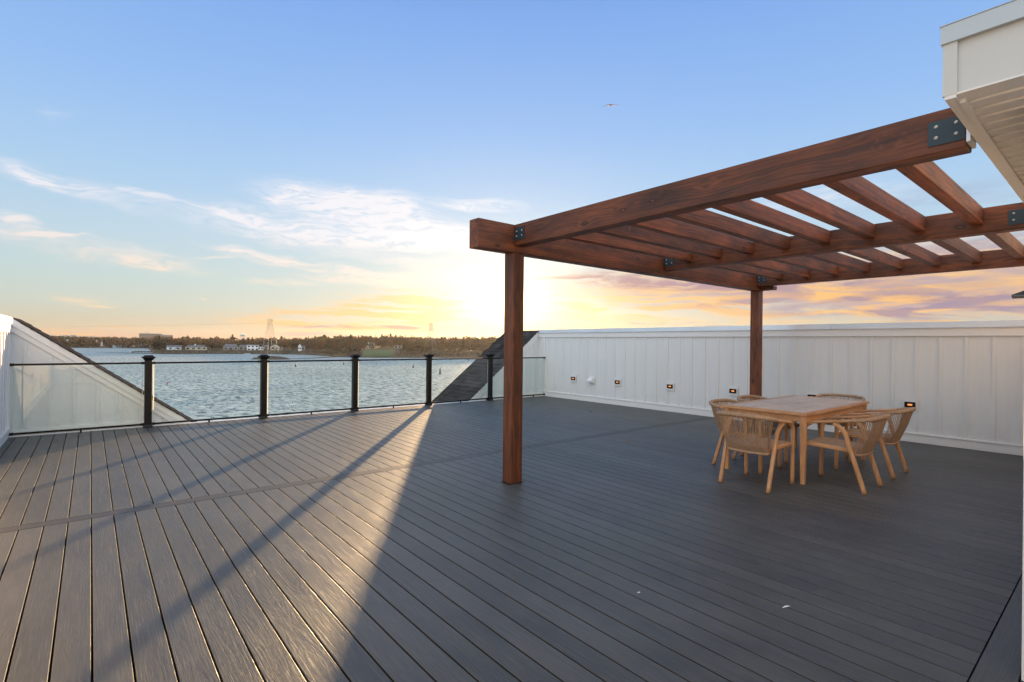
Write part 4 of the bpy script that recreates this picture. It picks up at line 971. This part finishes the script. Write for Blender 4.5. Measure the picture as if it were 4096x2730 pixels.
# ---- boats, docks and buoys
def jetty(px0, px1, t, label, h=1.0):
    a, b = Vector(far(px0, t, ZWAT+h)), Vector(far(px1, t, ZWAT+h)); root = thing('jetty', tuple(a), label, 'jetty'); d = (b-a)
    mb = MB(); mb.tube([(0, 0, 0), tuple(d)], [.5, .5], 4, flat=.4); mb.build('walkway', M['mud'], root, org=(0, 0, 0))
    n = 7
    for i in range(n):
        p = d*(i/(n-1)); mb = MB(); mb.tube([(p.x, p.y, -h-.8), (p.x, p.y, .9)], .14, 6); mb.build('pile', M['mud'], root, org=(0, 0, 0))
jetty(528, 606, 462, 'low wooden jetty with piles at the peninsula tip'); 
jetty(1130, 1152, 452, 'short floating dock on the shore right of the beige house', .6)
def boat(px, t, L, label, rz=.3, cabin=True):
    q = far(px, t, ZWAT); root = thing('boat', q, label, 'boat', rz=rz)
    vs = []; fs = []; k = 7
    for i in range(k):
        u = i/(k-1); w = L*.16*math.sin(PI*min(1, .25+u*.75))**.6 if u < 1 else .02; x = (u-.5)*L
        vs += [(x, -w, .55+.35*u), (x, 0, -.25), (x, w, .55+.35*u)]
    fs = [(i*3+j, (i+1)*3+j, (i+1)*3+j+1, i*3+j+1) for i in range(k-1) for j in (0, 1)]+[(i*3, i*3+2, (i+1)*3+2, (i+1)*3) for i in range(k-1)]+[(0, 1, 2)]
    mb = MB(); mb.quadmesh(vs, fs); mb.build('hull', M['boat'], root, org=(0, 0, 0))
    if cabin: mb = MB(); mb.prism([(-L*.1, -L*.09, .7), (L*.2, -L*.09, .7), (L*.12, -L*.09, 1.7), (-L*.1, -L*.09, 1.7)], (0, L*.18, 0)); mb.build('cabin', M['boat'], root, org=(0, 0, 0))
boat(532, 470, 6, 'small white boat moored at the left end of the jetty', .9); boat(619, 470, 6, 'small white boat behind the peninsula tip', .4)
boat(989, 448, 5, 'white boat drawn up below the white two-storey house', .2, False)
for px, py, k, l in [(1654, 1471, 'can', 'dark buoy on the water seen left of the fourth railing post'), (1761.5, 1497, 'nun', 'tallest dark pointed buoy, between the last two railing posts'),
                     (1563.8, 1524, 'ball', 'pale mooring ball below and left of the first dark buoy'), (1745, 1551, 'ball', 'pale mooring ball below the tallest buoy'), (1376.6, 1459, 'can', 'dark little buoy just left of the third railing post'),
                     (1183, 1467, 'can', 'tiny dark buoy near the shore between second and third railing posts'), (1330, 1571, 'ball', 'pale mooring ball with dark base left of the third railing post'), (1172.5, 1625, 'ball2', 'largest mooring ball, low in the second pane from the middle'),
                     (1803, 1442, 'can', 'faint far buoy near the top rail right of the fourth post'), (1873.7, 1443, 'can', 'faint far buoy close to the shingled roof'), (672.8, 1538, 'pink', 'tiny pink float on the water in the second pane')]:
    t = 12*FPX/(py-hz(px)); q = far(px, t, ZWAT); sc = t/200
    nm = {'can': 'buoy', 'nun': 'buoy', 'ball': 'mooring_ball', 'ball2': 'mooring_ball', 'pink': 'float'}[k]
    r_ = thing(nm, q, l, 'buoy')
    if k in ('can', 'nun'):
        H = 1.25 if k == 'can' else 2.3
        mb = MB(); mb.lathe([(.05, -.3), (.42, -.2), (.45, .3), (.36, .45), (.28, H*.7), (.1, H)], n=12); mb.build('body', M['buoy'], r_, org=(0, 0, 0), smooth=True)
        mb = MB(); mb.lathe([(.46, .0), (.5, .1), (.46, .2)], n=12); mb.build('collar', M['buoy'], r_, org=(0, 0, 0))
    else:
        R_ = .36 if k != 'ball2' else .32
        if k == 'pink': R_ = .22
        mb = MB(); mb.lathe([(R_*math.sin(a), R_*.5-R_*math.cos(a)) for a in [.15, .5, .9, 1.3, 1.7, 2.1, 2.5, 2.9]], n=12); mb.build('ball', M['pink'] if k == 'pink' else M['ball'], r_, org=(0, 0, 0), smooth=True)
        mb = MB(); mb.tube([(0, 0, R_*1.4), (.0, 0, R_*1.4+.35)], .05, 6); mb.build('handle', M['buoy'], r_, org=(0, 0, 0))

# ---- gull
gd = F+RR*((2440-2048)/FPX)-UU*((423-1365-9.24)/FPX); gp = np.array([0, 0, EYE])+gd*40
gu = thing('gull', tuple(gp), 'single gull gliding high in the open blue sky', 'bird', rz=-YAW)
mb = MB(); mb.tube([(.0, .20, .03), (.0, .14, .035), (0, .02, .0), (0, -.12, -.03), (0, -.24, -.10), (0, -.34, -.16)], [.010, .045, .075, .07, .035, .05], 10, flat=.8); body = mb.build('body', M['bird'], gu, org=(0, 0, 0), smooth=True)
def wing(pts):
    mb = MB(); vs = []; fs = []
    for x, z, y, c in pts: vs += [(x, y, z), (x, y-c, z-.012), (x, y-c*.4, z+.016)]
    for i in range(len(pts)-1):
        for j in range(3): fs.append((i*3+j, i*3+(j+1) % 3, (i+1)*3+(j+1) % 3, (i+1)*3+j))
    fs += [(0, 1, 2), (len(vs)-1, len(vs)-2, len(vs)-3)]; mb.quadmesh(vs, fs); mb.build('wing', M['birdw'], gu, org=(0, 0, 0), smooth=True)
wing([(-.03, .02, .06, .20), (-.17, .055, .10, .19), (-.27, .04, .12, .16), (-.42, -.05, .06, .11), (-.62, -.19, -.08, .03)])
wing([(.03, .03, .06, .20), (.16, .085, .10, .19), (.27, .085, .12, .16), (.44, .045, .06, .11), (.65, .01, -.08, .03)])

# ---- air
hm = bpy.data.materials.new('haze'); hm.use_nodes = True; hm.node_tree.nodes.clear(); gh = G(hm.node_tree)
vv = gh.n('ShaderNodeVolumePrincipled', {'Color': (.82, .84, .88), 'Density': HAZE, 'Anisotropy': .62})
hm.node_tree.links.new(vv, hm.node_tree.nodes.new('ShaderNodeOutputMaterial').inputs['Volume'])
mb = MB(); mb.box((-2600, -400, ZWAT-3), (3600, 2700, 45)); tag(mb.build('haze', hm), kind='stuff')
